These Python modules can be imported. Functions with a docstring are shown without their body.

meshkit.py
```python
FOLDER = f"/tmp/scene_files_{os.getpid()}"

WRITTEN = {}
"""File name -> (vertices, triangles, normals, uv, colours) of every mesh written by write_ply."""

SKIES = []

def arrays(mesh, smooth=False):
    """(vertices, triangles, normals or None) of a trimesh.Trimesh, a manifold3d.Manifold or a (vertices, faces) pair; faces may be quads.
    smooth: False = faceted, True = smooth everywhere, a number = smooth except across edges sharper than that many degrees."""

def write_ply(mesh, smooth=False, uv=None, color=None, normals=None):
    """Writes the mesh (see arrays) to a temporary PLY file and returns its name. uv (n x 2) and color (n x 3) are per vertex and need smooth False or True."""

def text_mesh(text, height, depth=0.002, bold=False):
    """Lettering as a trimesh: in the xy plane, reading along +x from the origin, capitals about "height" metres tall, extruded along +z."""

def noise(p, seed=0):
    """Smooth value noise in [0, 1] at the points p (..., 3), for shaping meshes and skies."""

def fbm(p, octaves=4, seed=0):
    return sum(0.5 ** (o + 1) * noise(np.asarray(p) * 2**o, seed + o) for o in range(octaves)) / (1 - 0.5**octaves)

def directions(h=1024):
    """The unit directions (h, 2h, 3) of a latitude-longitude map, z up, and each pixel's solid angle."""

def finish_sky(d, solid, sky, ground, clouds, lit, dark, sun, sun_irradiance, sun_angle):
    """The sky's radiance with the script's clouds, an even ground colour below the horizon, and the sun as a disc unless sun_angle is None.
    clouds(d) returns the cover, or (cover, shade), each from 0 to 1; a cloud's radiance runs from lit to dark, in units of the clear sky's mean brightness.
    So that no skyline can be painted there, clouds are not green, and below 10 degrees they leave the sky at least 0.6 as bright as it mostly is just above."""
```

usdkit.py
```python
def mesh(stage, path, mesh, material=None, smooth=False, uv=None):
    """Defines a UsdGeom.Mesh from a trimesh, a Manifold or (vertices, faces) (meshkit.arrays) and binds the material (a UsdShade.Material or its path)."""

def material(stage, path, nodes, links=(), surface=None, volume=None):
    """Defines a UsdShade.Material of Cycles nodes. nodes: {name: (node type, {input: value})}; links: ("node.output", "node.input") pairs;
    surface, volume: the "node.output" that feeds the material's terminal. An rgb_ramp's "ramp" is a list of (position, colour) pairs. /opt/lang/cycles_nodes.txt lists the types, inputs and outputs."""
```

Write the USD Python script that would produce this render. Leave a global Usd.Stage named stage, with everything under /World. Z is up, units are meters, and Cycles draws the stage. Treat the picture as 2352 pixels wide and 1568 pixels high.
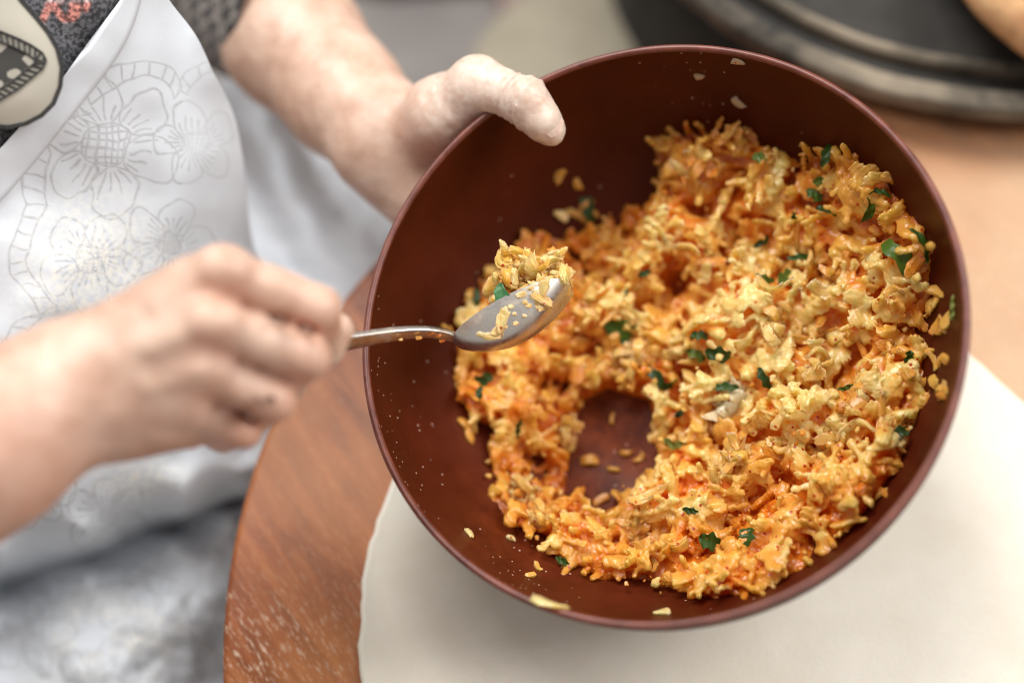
import math, numpy as np, trimesh, usdkit, meshkit
from pxr import Usd, UsdGeom, UsdLux, UsdShade, Gf, Sdf, Vt
from scipy.interpolate import RBFInterpolator
from scipy.spatial import cKDTree
from scipy.spatial.transform import Rotation as Rot
import shapely, shapely.geometry as sg

stage = Usd.Stage.CreateInMemory()
UsdGeom.SetStageUpAxis(stage, UsdGeom.Tokens.z); UsdGeom.SetStageMetersPerUnit(stage, 1.0)
world = UsdGeom.Xform.Define(stage, '/World'); stage.SetDefaultPrim(world.GetPrim())
UsdGeom.Scope.Define(stage, '/World/Looks')

# ------------------------------------------------------------------ camera: 65 degrees down, 50 mm lens, 0.685 m above the table
PHI = math.radians(65); KW = 0.72; CAMZ = 0.685
D = np.array([0, math.cos(PHI), -math.sin(PHI)]); UP = np.array([0, math.sin(PHI), math.cos(PHI)]); RT = np.array([1., 0, 0]); CP = np.array([0, 0, CAMZ])
cam = UsdGeom.Camera.Define(stage, '/World/camera')
cam.CreateHorizontalApertureAttr(36.0); cam.CreateVerticalApertureAttr(36.0 * 682 / 1024); cam.CreateFocalLengthAttr(50.0)
cam.CreateFStopAttr(1.8); cam.CreateFocusDistanceAttr(0.655); cam.CreateClippingRangeAttr(Gf.Vec2f(0.02, 50))
cam.AddTransformOp().Set(Gf.Matrix4d(*RT, 0, *UP, 0, *(-D), 0, *CP, 1))
cam.CreateExposureAttr(0.0)

# ------------------------------------------------------------------ light: a big window up behind the arm, weak room light
dome = UsdLux.DomeLight.Define(stage, '/World/room_light'); dome.CreateIntensityAttr(0.155); dome.CreateColorAttr(Gf.Vec3f(1.0, .93, .86))
def rect(name, pos, target, w, h, inten, col):
    l = UsdLux.RectLight.Define(stage, '/World/' + name); l.CreateWidthAttr(w); l.CreateHeightAttr(h); l.CreateIntensityAttr(inten); l.CreateColorAttr(Gf.Vec3f(*col))
    z = np.array(pos, float) - np.array(target, float); z /= np.linalg.norm(z); x = np.cross([0, 0, 1.], z); x /= np.linalg.norm(x); y = np.cross(z, x)
    l.AddTransformOp().Set(Gf.Matrix4d(*x, 0, *y, 0, *z, 0, *pos, 1)); return l
rect('window_light', (-0.5, 1.15, 1.6), (0, .12, .05), .95, .95, 15.6, (1.0, .98, .95))
rect('side_window_light', (1.2, .45, 1.3), (0.1, .12, .05), 1.0, .9, 9.6, (1.0, .98, .95))

# ------------------------------------------------------------------ helpers
def P(px, py, t):
    """The place at depth t (metres along the view axis) for a point measured in the photograph (2352 wide)."""
    px, py, t = np.broadcast_arrays(np.asarray(px, float), np.asarray(py, float), np.asarray(t, float))
    return CP + ((px - 1176) / 2352 * KW * t)[..., None] * RT + ((784 - py) / 2352 * KW * t)[..., None] * UP + t[..., None] * D
def PX(p):
    q = np.asarray(p) - CP; t = q @ D
    return 1176 + q @ RT / t / KW * 2352, 784 - q @ UP / t / KW * 2352, t
def plane(px, py, z):
    r = D + ((px - 1176) / 2352 * KW) * RT + ((784 - py) / 2352 * KW) * UP
    return CP + r * ((z - CP[2]) / r[2])
counts = {}
def numbered(path):
    n = counts.get(path, 0); counts[path] = n + 1
    return path if n == 0 else f'{path}_{n:03d}'
def tag(o, label=None, cat=None, group=None, kind=None):
    o = o.GetPrim() if hasattr(o, 'GetPrim') else o
    for k, v in (('label', label), ('category', cat), ('group', group), ('kind', kind)):
        if v: o.SetCustomDataByKey(k, v)
    return o
def thing(name, label, cat, group=None):
    x = UsdGeom.Xform.Define(stage, numbered('/World/' + name)); return tag(x, label, cat, group)
def obj(name, mesh, mat, parent=None, smooth=True, tint=None, **kw):
    base = str(parent.GetPath()) if parent is not None else '/World'
    m = usdkit.mesh(stage, numbered(base + '/' + name), mesh, mat, smooth=smooth)
    for k, v in dict(tint=tint, **kw).items():
        if v is None: continue
        v = np.asarray(v, np.float32)
        if v.ndim == 2: UsdGeom.PrimvarsAPI(m).CreatePrimvar(k, Sdf.ValueTypeNames.Color3fArray, 'vertex').Set(Vt.Vec3fArray.FromNumpy(v))
        else: UsdGeom.PrimvarsAPI(m).CreatePrimvar(k, Sdf.ValueTypeNames.FloatArray, 'vertex').Set(Vt.FloatArray.FromNumpy(v))
    return m.GetPrim()
def lathe(prof, n=96):
    """Closed or open profile of (r, z) turned about z."""
    prof = np.asarray(prof, float); m = len(prof); th = np.linspace(0, 2 * np.pi, n, endpoint=False)
    v = np.stack([prof[:, 0][:, None] * np.cos(th), prof[:, 0][:, None] * np.sin(th), np.repeat(prof[:, 1][:, None], n, 1)], -1).reshape(-1, 3)
    i, j = np.meshgrid(np.arange(m - 1), np.arange(n), indexing='ij'); a = i * n + j; b = i * n + (j + 1) % n
    f = np.concatenate([np.stack([a, b, b + n], -1).reshape(-1, 3), np.stack([a, b + n, a + n], -1).reshape(-1, 3)])
    return v, f
def frame(mesh, o, x, y, z):
    v, f = mesh; return o + v[:, :1] * x + v[:, 1:2] * y + v[:, 2:3] * z, f
def tube(pts, r, n=10, flat=None):
    pts = np.asarray(pts, float); r = np.broadcast_to(np.asarray(r, float), len(pts)); tan = np.gradient(pts, axis=0); tan /= np.linalg.norm(tan, axis=1)[:, None]
    u = np.cross(tan[0], [.31, .52, .79]); u /= np.linalg.norm(u); rings = []
    for p, t, rr in zip(pts, tan, r):
        u = u - t * (u @ t); u /= np.linalg.norm(u); w = np.cross(t, u); th = np.linspace(0, 2 * np.pi, n, endpoint=False)
        rings.append(p + rr * (np.cos(th)[:, None] * u + np.sin(th)[:, None] * w))
    v = np.concatenate(rings + [pts[:1], pts[-1:]]); m = len(pts); f = []
    for i in range(m - 1):
        for j in range(n):
            a, b = i * n + j, i * n + (j + 1) % n; f += [[a, b, b + n], [a, b + n, a + n]]
    for j in range(n): f += [[(j + 1) % n, j, m * n], [(m - 1) * n + j, (m - 1) * n + (j + 1) % n, m * n + 1]]
    return v, np.array(f)
def join(ms):
    vs, fs, o = [], [], 0
    for v, f in ms: vs.append(v); fs.append(f + o); o += len(v)
    return np.concatenate(vs), np.concatenate(fs)
def spline(pts, n):
    from scipy.interpolate import CubicSpline
    pts = np.asarray(pts, float); s = np.r_[0, np.cumsum(np.linalg.norm(np.diff(pts[:, :2], axis=0), axis=1))]
    return CubicSpline(s, pts)(np.linspace(0, s[-1], n))

def surface_nets(F, lo, H):
    S = F < 0; act = np.zeros(np.array(F.shape) - 1, bool); first = S[:-1, :-1, :-1]
    for c in np.ndindex(2, 2, 2): act |= S[c[0]:F.shape[0] - 1 + c[0], c[1]:F.shape[1] - 1 + c[1], c[2]:F.shape[2] - 1 + c[2]] != first
    ijk = np.argwhere(act); val = {c: F[ijk[:, 0] + c[0], ijk[:, 1] + c[1], ijk[:, 2] + c[2]] for c in np.ndindex(2, 2, 2)}; acc = np.zeros((len(ijk), 3)); cnt = np.zeros(len(ijk))
    for c in np.ndindex(2, 2, 2):
        for ax in range(3):
            if c[ax]: continue
            d = list(c); d[ax] = 1; d = tuple(d); x = (val[c] < 0) != (val[d] < 0); t = np.where(x, val[c] / np.where(x, val[c] - val[d], 1), 0)
            p = np.tile(np.array(c, float), (len(ijk), 1)); p[:, ax] = t; acc += p * x[:, None]; cnt += x
    v = lo + (ijk + acc / cnt[:, None]) * H; idx = np.full(act.shape, -1, np.int64); idx[tuple(ijk.T)] = np.arange(len(ijk)); fs = []
    for ax in range(3):
        o1, o2 = [(1, 2), (2, 0), (0, 1)][ax]; s0 = [slice(None)] * 3; s1 = [slice(None)] * 3; s0[ax] = slice(0, -1); s1[ax] = slice(1, None)
        e = np.argwhere(S[tuple(s0)] != S[tuple(s1)]); e = e[(e[:, o1] > 0) & (e[:, o2] > 0) & (e[:, o1] < F.shape[o1] - 1) & (e[:, o2] < F.shape[o2] - 1)]
        def at(d1, d2): q = e.copy(); q[:, o1] -= d1; q[:, o2] -= d2; return idx[tuple(q.T)]
        quad = np.stack([at(1, 1), at(0, 1), at(0, 0), at(1, 0)], 1); flip = ~S[tuple(e.T)]; quad[flip] = quad[flip][:, ::-1]; fs.append(quad)
    q = np.concatenate(fs); return v, np.concatenate([q[:, [0, 1, 2]], q[:, [0, 2, 3]]])
# ------------------------------------------------------------------ materials
def mat(name, nodes, links, surface='p.BSDF'): return usdkit.material(stage, '/World/Looks/' + name, nodes, links, surface=surface)
def coord(scale=(1, 1, 1), rot=(0, 0, 0)): return {'g': ('geometry', {}), 'm': ('mapping', {'scale': scale, 'rotation': rot})}, [('g.position', 'm.vector')]
def noisy(name, c1, c2, scale, rough=.5, bump=.1, bscale=None, bdist=.001, detail=5, lo=.35, hi=.65, stretch=(1, 1, 1), rot=(0, 0, 0), **pr):
    n, l = coord(stretch, rot)
    n.update({'n': ('noise_texture', {'scale': scale, 'detail': detail, 'roughness': .6}), 'r': ('rgb_ramp', {'ramp': [(lo, c1), (hi, c2)]}),
              'b': ('noise_texture', {'scale': bscale or scale * 4, 'detail': 4}), 'bu': ('bump', {'strength': bump, 'distance': bdist}),
              'p': ('principled_bsdf', {'roughness': rough, **pr})})
    l += [('m.vector', 'n.vector'), ('n.fac', 'r.fac'), ('r.color', 'p.base_color'), ('m.vector', 'b.vector'), ('b.fac', 'bu.height'), ('bu.normal', 'p.normal')]
    return mat(name, n, l)
# skin: mottled, with flour dust where the primvar says so
M = {}
n, l = coord()
n.update({'n': ('noise_texture', {'scale': 55, 'detail': 4, 'roughness': .6}), 'r': ('rgb_ramp', {'ramp': [(.3, (.44, .265, .19)), (.5, (.535, .355, .27)), (.7, (.60, .435, .345))]}),
          'red': ('attribute', {'attribute': 'red'}), 'mr': ('mix_color', {'b': (.52, .21, .13)}),
          'fl': ('attribute', {'attribute': 'flour'}), 'fn': ('noise_texture', {'scale': 190, 'detail': 6, 'roughness': .7}), 'fr': ('map_range', {'from_min': .3, 'from_max': .7, 'to_min': .05, 'to_max': .8, 'clamp': True}),
          'fm': ('math', {'math_type': 'multiply'}), 'mf': ('mix_color', {'b': (.80, .74, .67)}),
          'v': ('voronoi_texture', {'scale': 900, 'feature': 'distance_to_edge'}), 'vb': ('bump', {'strength': .25, 'distance': .0004}),
          'p': ('principled_bsdf', {'roughness': .46, 'subsurface_weight': .15, 'subsurface_scale': .004, 'subsurface_radius': (1, .35, .18), 'subsurface_method': 'random_walk'})})
l += [('m.vector', 'n.vector'), ('n.fac', 'r.fac'), ('r.color', 'mr.a'), ('red.fac', 'mr.fac'), ('mr.result', 'mf.a'), ('m.vector', 'fn.vector'), ('fn.fac', 'fr.value'), ('fr.result', 'fm.value1'), ('fl.fac', 'fm.value2'), ('fm.value', 'mf.fac'),
      ('mf.result', 'p.base_color'), ('m.vector', 'v.vector'), ('v.distance', 'vb.height'), ('vb.normal', 'p.normal')]
M['skin'] = mat('skin', n, l)
M['nail'] = noisy('nail', (.62, .42, .34), (.74, .60, .52), 300, rough=.35, bump=.15)
# potato: cream to orange tint on each shred, paprika flecks, wet
n, l = coord()
n.update({'t': ('attribute', {'attribute': 'tint'}), 'n': ('noise_texture', {'scale': 260, 'detail': 4, 'roughness': .6}), 'nr': ('map_range', {'from_min': .45, 'from_max': .72, 'to_min': 0, 'to_max': .55, 'clamp': True}),
          'o': ('mix_color', {'b': (.78, .26, .025)}), 'v': ('voronoi_texture', {'scale': 260}), 'vr': ('map_range', {'from_min': .17, 'from_max': .24, 'to_min': 1, 'to_max': 0, 'clamp': True}),
          'vs': ('separate_color', {}), 'vg': ('math', {'math_type': 'greater_than', 'value2': .72}), 'vm': ('math', {'math_type': 'multiply'}), 'f': ('mix_color', {'b': (.42, .035, .008)}),
          'b': ('noise_texture', {'scale': 900, 'detail': 4}), 'bu': ('bump', {'strength': .4, 'distance': .0006}),
          'p': ('principled_bsdf', {'roughness': .24, 'subsurface_weight': .45, 'subsurface_scale': .005, 'subsurface_radius': (1, .4, .15), 'specular_ior_level': .45})})
l += [('m.vector', 'n.vector'), ('n.fac', 'nr.value'), ('t.color', 'o.a'), ('nr.result', 'o.fac'), ('o.result', 'f.a'), ('m.vector', 'v.vector'), ('v.distance', 'vr.value'), ('v.color', 'vs.color'), ('vs.r', 'vg.value1'),
      ('vg.value', 'vm.value1'), ('vr.result', 'vm.value2'), ('vm.value', 'f.fac'), ('f.result', 'p.base_color'), ('m.vector', 'b.vector'), ('b.fac', 'bu.height'), ('bu.normal', 'p.normal')]
M['potato'] = mat('potato', n, l)
n, l = coord()
n.update({'t': ('attribute', {'attribute': 'tint'}), 'n': ('noise_texture', {'scale': 500, 'detail': 3}), 'bu': ('bump', {'strength': .35, 'distance': .0006}), 'p': ('principled_bsdf', {'roughness': .36, 'specular_ior_level': .35}),
          'tr': ('translucent_bsdf', {'color': (.09, .14, .008)}), 'mx': ('mix_closure', {'fac': .25})})
l += [('m.vector', 'n.vector'), ('n.fac', 'bu.height'), ('bu.normal', 'p.normal'), ('t.color', 'p.base_color'), ('p.BSDF', 'mx.closure1'), ('tr.BSDF', 'mx.closure2')]
M['parsley'] = mat('parsley', n, l, 'mx.closure')
# bowl: brown glaze with faint smears and dry flour specks
n, l = coord()
n.update({'n': ('noise_texture', {'scale': 26, 'detail': 6, 'roughness': .65}), 'r': ('rgb_ramp', {'ramp': [(.35, (.047, .0064, .0016)), (.7, (.074, .0108, .003))]}),
          'v': ('voronoi_texture', {'scale': 330}), 'vr': ('map_range', {'from_min': .10, 'from_max': .16, 'to_min': 1, 'to_max': 0, 'clamp': True}), 'vs': ('separate_color', {}), 'fl': ('attribute', {'attribute': 'flour'}),
          'vg': ('math', {'math_type': 'less_than'}), 'vm': ('math', {'math_type': 'multiply'}), 'f': ('mix_color', {'b': (.62, .45, .38)}),
          'rr': ('map_range', {'from_min': .3, 'from_max': .7, 'to_min': .38, 'to_max': .54, 'clamp': True}), 'sm': ('noise_texture', {'scale': 55, 'detail': 5, 'roughness': .7}), 'sa': ('attribute', {'attribute': 'smear'}), 'sr': ('map_range', {'from_min': .35, 'from_max': .65, 'to_min': 0, 'to_max': 1, 'clamp': True}), 'sx': ('math', {'math_type': 'multiply'}), 'sc': ('mix_color', {'b': (.21, .045, .012)}), 'p': ('principled_bsdf', {'specular_ior_level': .13})})
l += [('m.vector', 'n.vector'), ('n.fac', 'r.fac'), ('r.color', 'sc.a'), ('m.vector', 'sm.vector'), ('sm.fac', 'sr.value'), ('sr.result', 'sx.value1'), ('sa.fac', 'sx.value2'), ('sx.value', 'sc.fac'), ('sc.result', 'f.a'), ('m.vector', 'v.vector'), ('v.distance', 'vr.value'), ('v.color', 'vs.color'), ('vs.r', 'vg.value1'), ('fl.fac', 'vg.value2'), ('vg.value', 'vm.value1'), ('vr.result', 'vm.value2'),
      ('vm.value', 'f.fac'), ('f.result', 'p.base_color'), ('n.fac', 'rr.value'), ('rr.result', 'p.roughness')]
M['bowl'] = mat('bowl_glaze', n, l)
M['worn'] = noisy('worn_rim', (.075, .012, .006), (.165, .042, .026), 70, rough=.4, bump=.1)
n, l = coord()
n.update({'n': ('noise_texture', {'scale': 120, 'detail': 6, 'roughness': .7}), 'r': ('rgb_ramp', {'ramp': [(.45, (.70, .67, .64)), (.75, (.55, .47, .36))]}), 'rr': ('map_range', {'from_min': .35, 'from_max': .7, 'to_min': .24, 'to_max': .46, 'clamp': True}),
          'mr': ('map_range', {'from_min': .55, 'from_max': .8, 'to_min': 1, 'to_max': .5, 'clamp': True}), 'p': ('principled_bsdf', {})})
l += [('m.vector', 'n.vector'), ('n.fac', 'r.fac'), ('r.color', 'p.base_color'), ('n.fac', 'rr.value'), ('rr.result', 'p.roughness'), ('n.fac', 'mr.value'), ('mr.result', 'p.metallic')]
M['steel'] = mat('spoon_steel', n, l)
# printed cotton: white twill, grey-brown line print in the primvar, flour dust
def cloth(name, base, ink, bump=.11):
    n, l = coord()
    n.update({'a': ('attribute', {'attribute': 'print'}), 'n': ('noise_texture', {'scale': 22, 'detail': 5}), 'r': ('rgb_ramp', {'ramp': [(.35, tuple(x * .92 for x in base)), (.65, base)]}), 'i': ('mix_color', {'b': ink}),
              'w': ('wave_texture', {'scale': 330, 'distortion': 1.2, 'detail': 2, 'bands_direction': 'diagonal'}), 'gr': ('noise_texture', {'scale': 330, 'detail': 5}), 'ad': ('math', {'math_type': 'multiply_add', 'value2': .4}),
              'bu': ('bump', {'strength': bump, 'distance': .0005}), 'fl': ('attribute', {'attribute': 'flour'}), 'fm': ('math', {'math_type': 'multiply'}), 'fg': ('map_range', {'from_min': .38, 'from_max': .66, 'to_min': 0, 'to_max': .8, 'clamp': True}), 'mf': ('mix_color', {'b': (.80, .79, .73)}),
              'p': ('principled_bsdf', {'roughness': .9, 'sheen_weight': .15, 'specular_ior_level': .2})})
    l += [('m.vector', 'n.vector'), ('n.fac', 'r.fac'), ('r.color', 'i.a'), ('a.fac', 'i.fac'), ('i.result', 'mf.a'), ('m.vector', 'w.vector'), ('m.vector', 'gr.vector'), ('w.fac', 'ad.value1'), ('gr.fac', 'ad.value3'), ('ad.value', 'bu.height'), ('bu.normal', 'p.normal'),
          ('gr.fac', 'fg.value'), ('fg.result', 'fm.value1'), ('fl.fac', 'fm.value2'), ('fm.value', 'mf.fac'), ('mf.result', 'p.base_color')]
    return mat(name, n, l)
M['apron'] = cloth('apron_cotton', (.63, .67, .725), (.27, .27, .27))
M['flap'] = cloth('beige_cotton', (.36, .335, .285), (.02, .02, .02))
# dark knit with pale flecks, tint primvar for the print
n, l = coord()
n.update({'t': ('attribute', {'attribute': 'tint'}), 'n': ('noise_texture', {'scale': 520, 'detail': 3}), 'r': ('rgb_ramp', {'ramp': [(.42, (.35, .35, .35)), (.58, (1.5, 1.5, 1.5))]}), 'x': ('mix_color', {'blend_type': 'multiply', 'fac': 1.0, 'use_clamp': False}),
          'bu': ('bump', {'strength': .5, 'distance': .0008}), 'p': ('principled_bsdf', {'roughness': .95, 'sheen_weight': .2})})
l += [('m.vector', 'n.vector'), ('n.fac', 'r.fac'), ('t.color', 'x.a'), ('r.color', 'x.b'), ('x.result', 'p.base_color'), ('n.fac', 'bu.height'), ('bu.normal', 'p.normal')]
M['knit'] = mat('dark_knit', n, l)
M['thread'] = noisy('black_thread', (.012, .012, .014), (.03, .03, .03), 900, rough=.8)
# wood: streaky orange brown, dusted with flour in patches
n, l = coord((1, 1, 1), (0, 0, .95))
n.update({'m2': ('mapping', {'scale': (14, 95, 30), 'rotation': (0, 0, .0)}), 'n': ('noise_texture', {'scale': 1, 'detail': 7, 'roughness': .65, 'distortion': .6}), 'r': ('rgb_ramp', {'ramp': [(.3, (.115, .027, .008)), (.5, (.235, .064, .017)), (.72, (.38, .135, .042))]}),
          'l': ('noise_texture', {'scale': 7, 'detail': 3}), 'lr': ('map_range', {'from_min': .4, 'from_max': .65, 'to_min': 0, 'to_max': .6, 'clamp': True}), 'lm': ('mix_color', {'b': (.45, .185, .065)}), 'pa': ('attribute', {'attribute': 'pale'}), 'pm': ('mix_color', {'b': (.50, .34, .215)}),
          'm3': ('mapping', {'scale': (160, 520, 300)}), 'f': ('noise_texture', {'scale': 1, 'detail': 5, 'roughness': .7}), 'fr': ('map_range', {'from_min': .52, 'from_max': .70, 'to_min': 0, 'to_max': 1, 'clamp': True}),
          'fl': ('attribute', {'attribute': 'flour'}), 'fm': ('math', {'math_type': 'multiply'}), 'mf': ('mix_color', {'b': (.66, .50, .37)}), 'bu': ('bump', {'strength': .2, 'distance': .0006}), 'p': ('principled_bsdf', {'roughness': .5, 'specular_ior_level': .35})})
l += [('m.vector', 'm2.vector'), ('m2.vector', 'n.vector'), ('n.fac', 'r.fac'), ('m.vector', 'l.vector'), ('l.fac', 'lr.value'), ('lr.result', 'lm.fac'), ('r.color', 'lm.a'), ('lm.result', 'pm.a'), ('pa.fac', 'pm.fac'), ('pm.result', 'mf.a'), ('m.vector', 'm3.vector'), ('m3.vector', 'f.vector'), ('f.fac', 'fr.value'),
      ('fr.result', 'fm.value1'), ('fl.fac', 'fm.value2'), ('fm.value', 'mf.fac'), ('mf.result', 'p.base_color'), ('n.fac', 'bu.height'), ('bu.normal', 'p.normal')]
M['wood'] = mat('table_wood', n, l)
M['dough'] = noisy('dough', (.69, .635, .54), (.79, .75, .67), 11, rough=.75, bump=.3, bscale=420, bdist=.0006, subsurface_weight=.1, subsurface_scale=.004)
M['floor'] = noisy('floor', (.20, .185, .18), (.30, .28, .265), 9, rough=.8)
M['iron'] = noisy('iron', (.010, .0095, .009), (.045, .040, .034), 12, rough=.85, bump=.3)
M['ash'] = noisy('ash', (.014, .013, .012), (.23, .19, .14), 11, rough=.95, lo=.38, hi=.62)
M['bread'] = noisy('bread', (.30, .13, .05), (.58, .36, .18), 30, rough=.8, bump=.4)
M['cushion'] = noisy('cushion', (.27, .24, .18), (.36, .325, .25), 14, rough=.9)
M['purple'] = noisy('dark_cloth', (.035, .022, .03), (.08, .05, .06), 25, rough=.95)
M['pink'] = noisy('dusky_cloth', (.25, .17, .17), (.33, .24, .23), 25, rough=.95)
M['straw'] = noisy('straw', (.33, .22, .09), (.42, .30, .13), 50, rough=.8)

# ------------------------------------------------------------------ setting
g = 3.0
obj('floor', (np.array([[-g, -g, -.27], [g, -g, -.27], [g, g, -.27], [-g, g, -.27]]), np.array([[0, 1, 2, 3]])), M['floor'], smooth=False)
tag(stage.GetPrimAtPath('/World/floor'), kind='structure')
# round wooden table
TC = np.array([.1712, .1759, 0]); TR = .312
tb = thing('round_table', 'low round orange-brown wooden table under the dough and the bowl', 'table')
nr = 60; prof = [(TR * i / nr, 0) for i in range(nr)] + [(TR - .004 + .004 * math.sin(a), -.004 + .004 * math.cos(a)) for a in np.linspace(0, math.pi / 2, 6)] + [(TR, -.018), (TR - .003, -.021), (0, -.021)]
v, f = lathe(prof, 360); v = v + TC
px, py, t = PX(v)
fl0 = .25 * np.clip((px - 1950) / 200, 0, 1) * np.clip((py - 330) / 200, 0, 1)
fl = fl0 + np.clip((py - 1180) / 330, 0, 1) * np.clip(meshkit.fbm(v * 30, 3, 5) * 2.2 - .4, 0, 1) * .9 + .10
edge = np.exp(-((np.linalg.norm(v[:, :2] - TC[:2], axis=1) - TR) / .0025) ** 2) * (meshkit.noise(v * 160, 3) > .45) * (py > 1250) * .8
obj('tabletop', (v, f), M['wood'], tb, flour=np.clip(fl + edge, 0, 3), pale=np.clip(.25 + 1.1 * np.clip((py - 300) / 260, 0, 1), 0, .85) * np.clip((px - 1850) / 200, 0, 1) * np.clip(.4 + meshkit.fbm(v * 14, 3, 9), 0, 1), smooth=True)
for a in (.6, 2.2, 3.9, 5.4):
    obj('leg', tube([TC + [.2 * math.cos(a), .2 * math.sin(a), -.0212], TC + [.23 * math.cos(a), .23 * math.sin(a), -.2695]], [.02, .015], 12), M['wood'], tb)
# rolled dough sheet
DC = np.array([.1142, .1693]); DR = .1902
th = np.linspace(0, 2 * np.pi, 300, endpoint=False); wob = np.array([meshkit.fbm(np.array([[3 * math.cos(a) + 9, 3 * math.sin(a) + 9, 0.]]), 3, 2)[0] - .5 for a in th]) * .007 + np.array([meshkit.noise(np.array([[30 * math.cos(a) + 40, 30 * math.sin(a) + 40, 0.]]), 4)[0] - .5 for a in th]) * .0012
rows = []
for rr, z in [(0.001, .0034), (.2, .0034), (.4, .0034), (.6, .0034), (.8, .0034), (.93, .0034), (.975, .0034), (.985, .0045), (.995, .0042), (1.0, .0022), (1.0, .0004)]:
    R = (DR + wob) * rr; zz = z + (meshkit.fbm(np.c_[R * np.cos(th), R * np.sin(th), 0 * th] * 22, 3, 7) - .5) * .0015 * (rr < .99); zz = np.maximum(zz, .0004)
    rows.append(np.c_[DC[0] + R * np.cos(th), DC[1] + R * np.sin(th), zz])
v = np.concatenate(rows); m_, n_ = len(rows), 300
i, j = np.meshgrid(np.arange(m_ - 1), np.arange(n_), indexing='ij'); a = i * n_ + j; b = i * n_ + (j + 1) % n_
f = np.concatenate([np.stack([a, a + n_, b + n_], -1).reshape(-1, 3), np.stack([a, b + n_, b], -1).reshape(-1, 3)])
tag(obj('dough_sheet', (v, f), M['dough']), 'thin round sheet of pale rolled dough lying on the wooden table', 'dough')

# things behind the table, far out of focus
gz = .035
pts = np.array([plane(x, y, gz)[:2] for x, y in [(1605, 0), (1750, 88), (1930, 178), (2150, 225), (2352, 255)]])
s = np.linalg.lstsq(np.c_[2 * pts, np.ones(len(pts))], (pts ** 2).sum(1), rcond=None)[0]; GC = np.array([s[0], s[1], 0]); GR = math.sqrt(s[2] + s[0] ** 2 + s[1] ** 2)
print('griddle', GC, GR)
gr = thing('griddle', 'sooty black round iron griddle with ash-dusted rim behind the table', 'griddle')
def ring(name, r0, r1, z, m):
    v, f = lathe([(r1, z - .012), (r1 + .001, z - .003), (r1 - .002, z), (r0 + .002, z), (r0, z - .003), (r0 + .002, z - .012), (r1, z - .012)], 200); v = v + GC; v[:, 2] += (meshkit.fbm(v * 40, 2, 4) - .5) * .004; obj(name, (v, f), m, gr)
ring('rim', GR - .013, GR, gz, M['ash'])
v, f = lathe([(GR - .0135, gz - .012), (GR - .06, gz - .006), (GR - .09, gz - .002), (.001, gz + .02)], 160); obj('plate', (v + GC, f), M['iron'], gr)
ring('ash_ring', GR - .034, GR - .027, gz - .001, M['ash'])
v, f = lathe([(GR - .025, gz - .021), (GR - .03, gz - .1), (GR - .05, -.269), (GR - .06, -.269), (GR - .04, gz - .03)], 120); obj('stand', (v + GC, f), M['iron'], gr)
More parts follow.
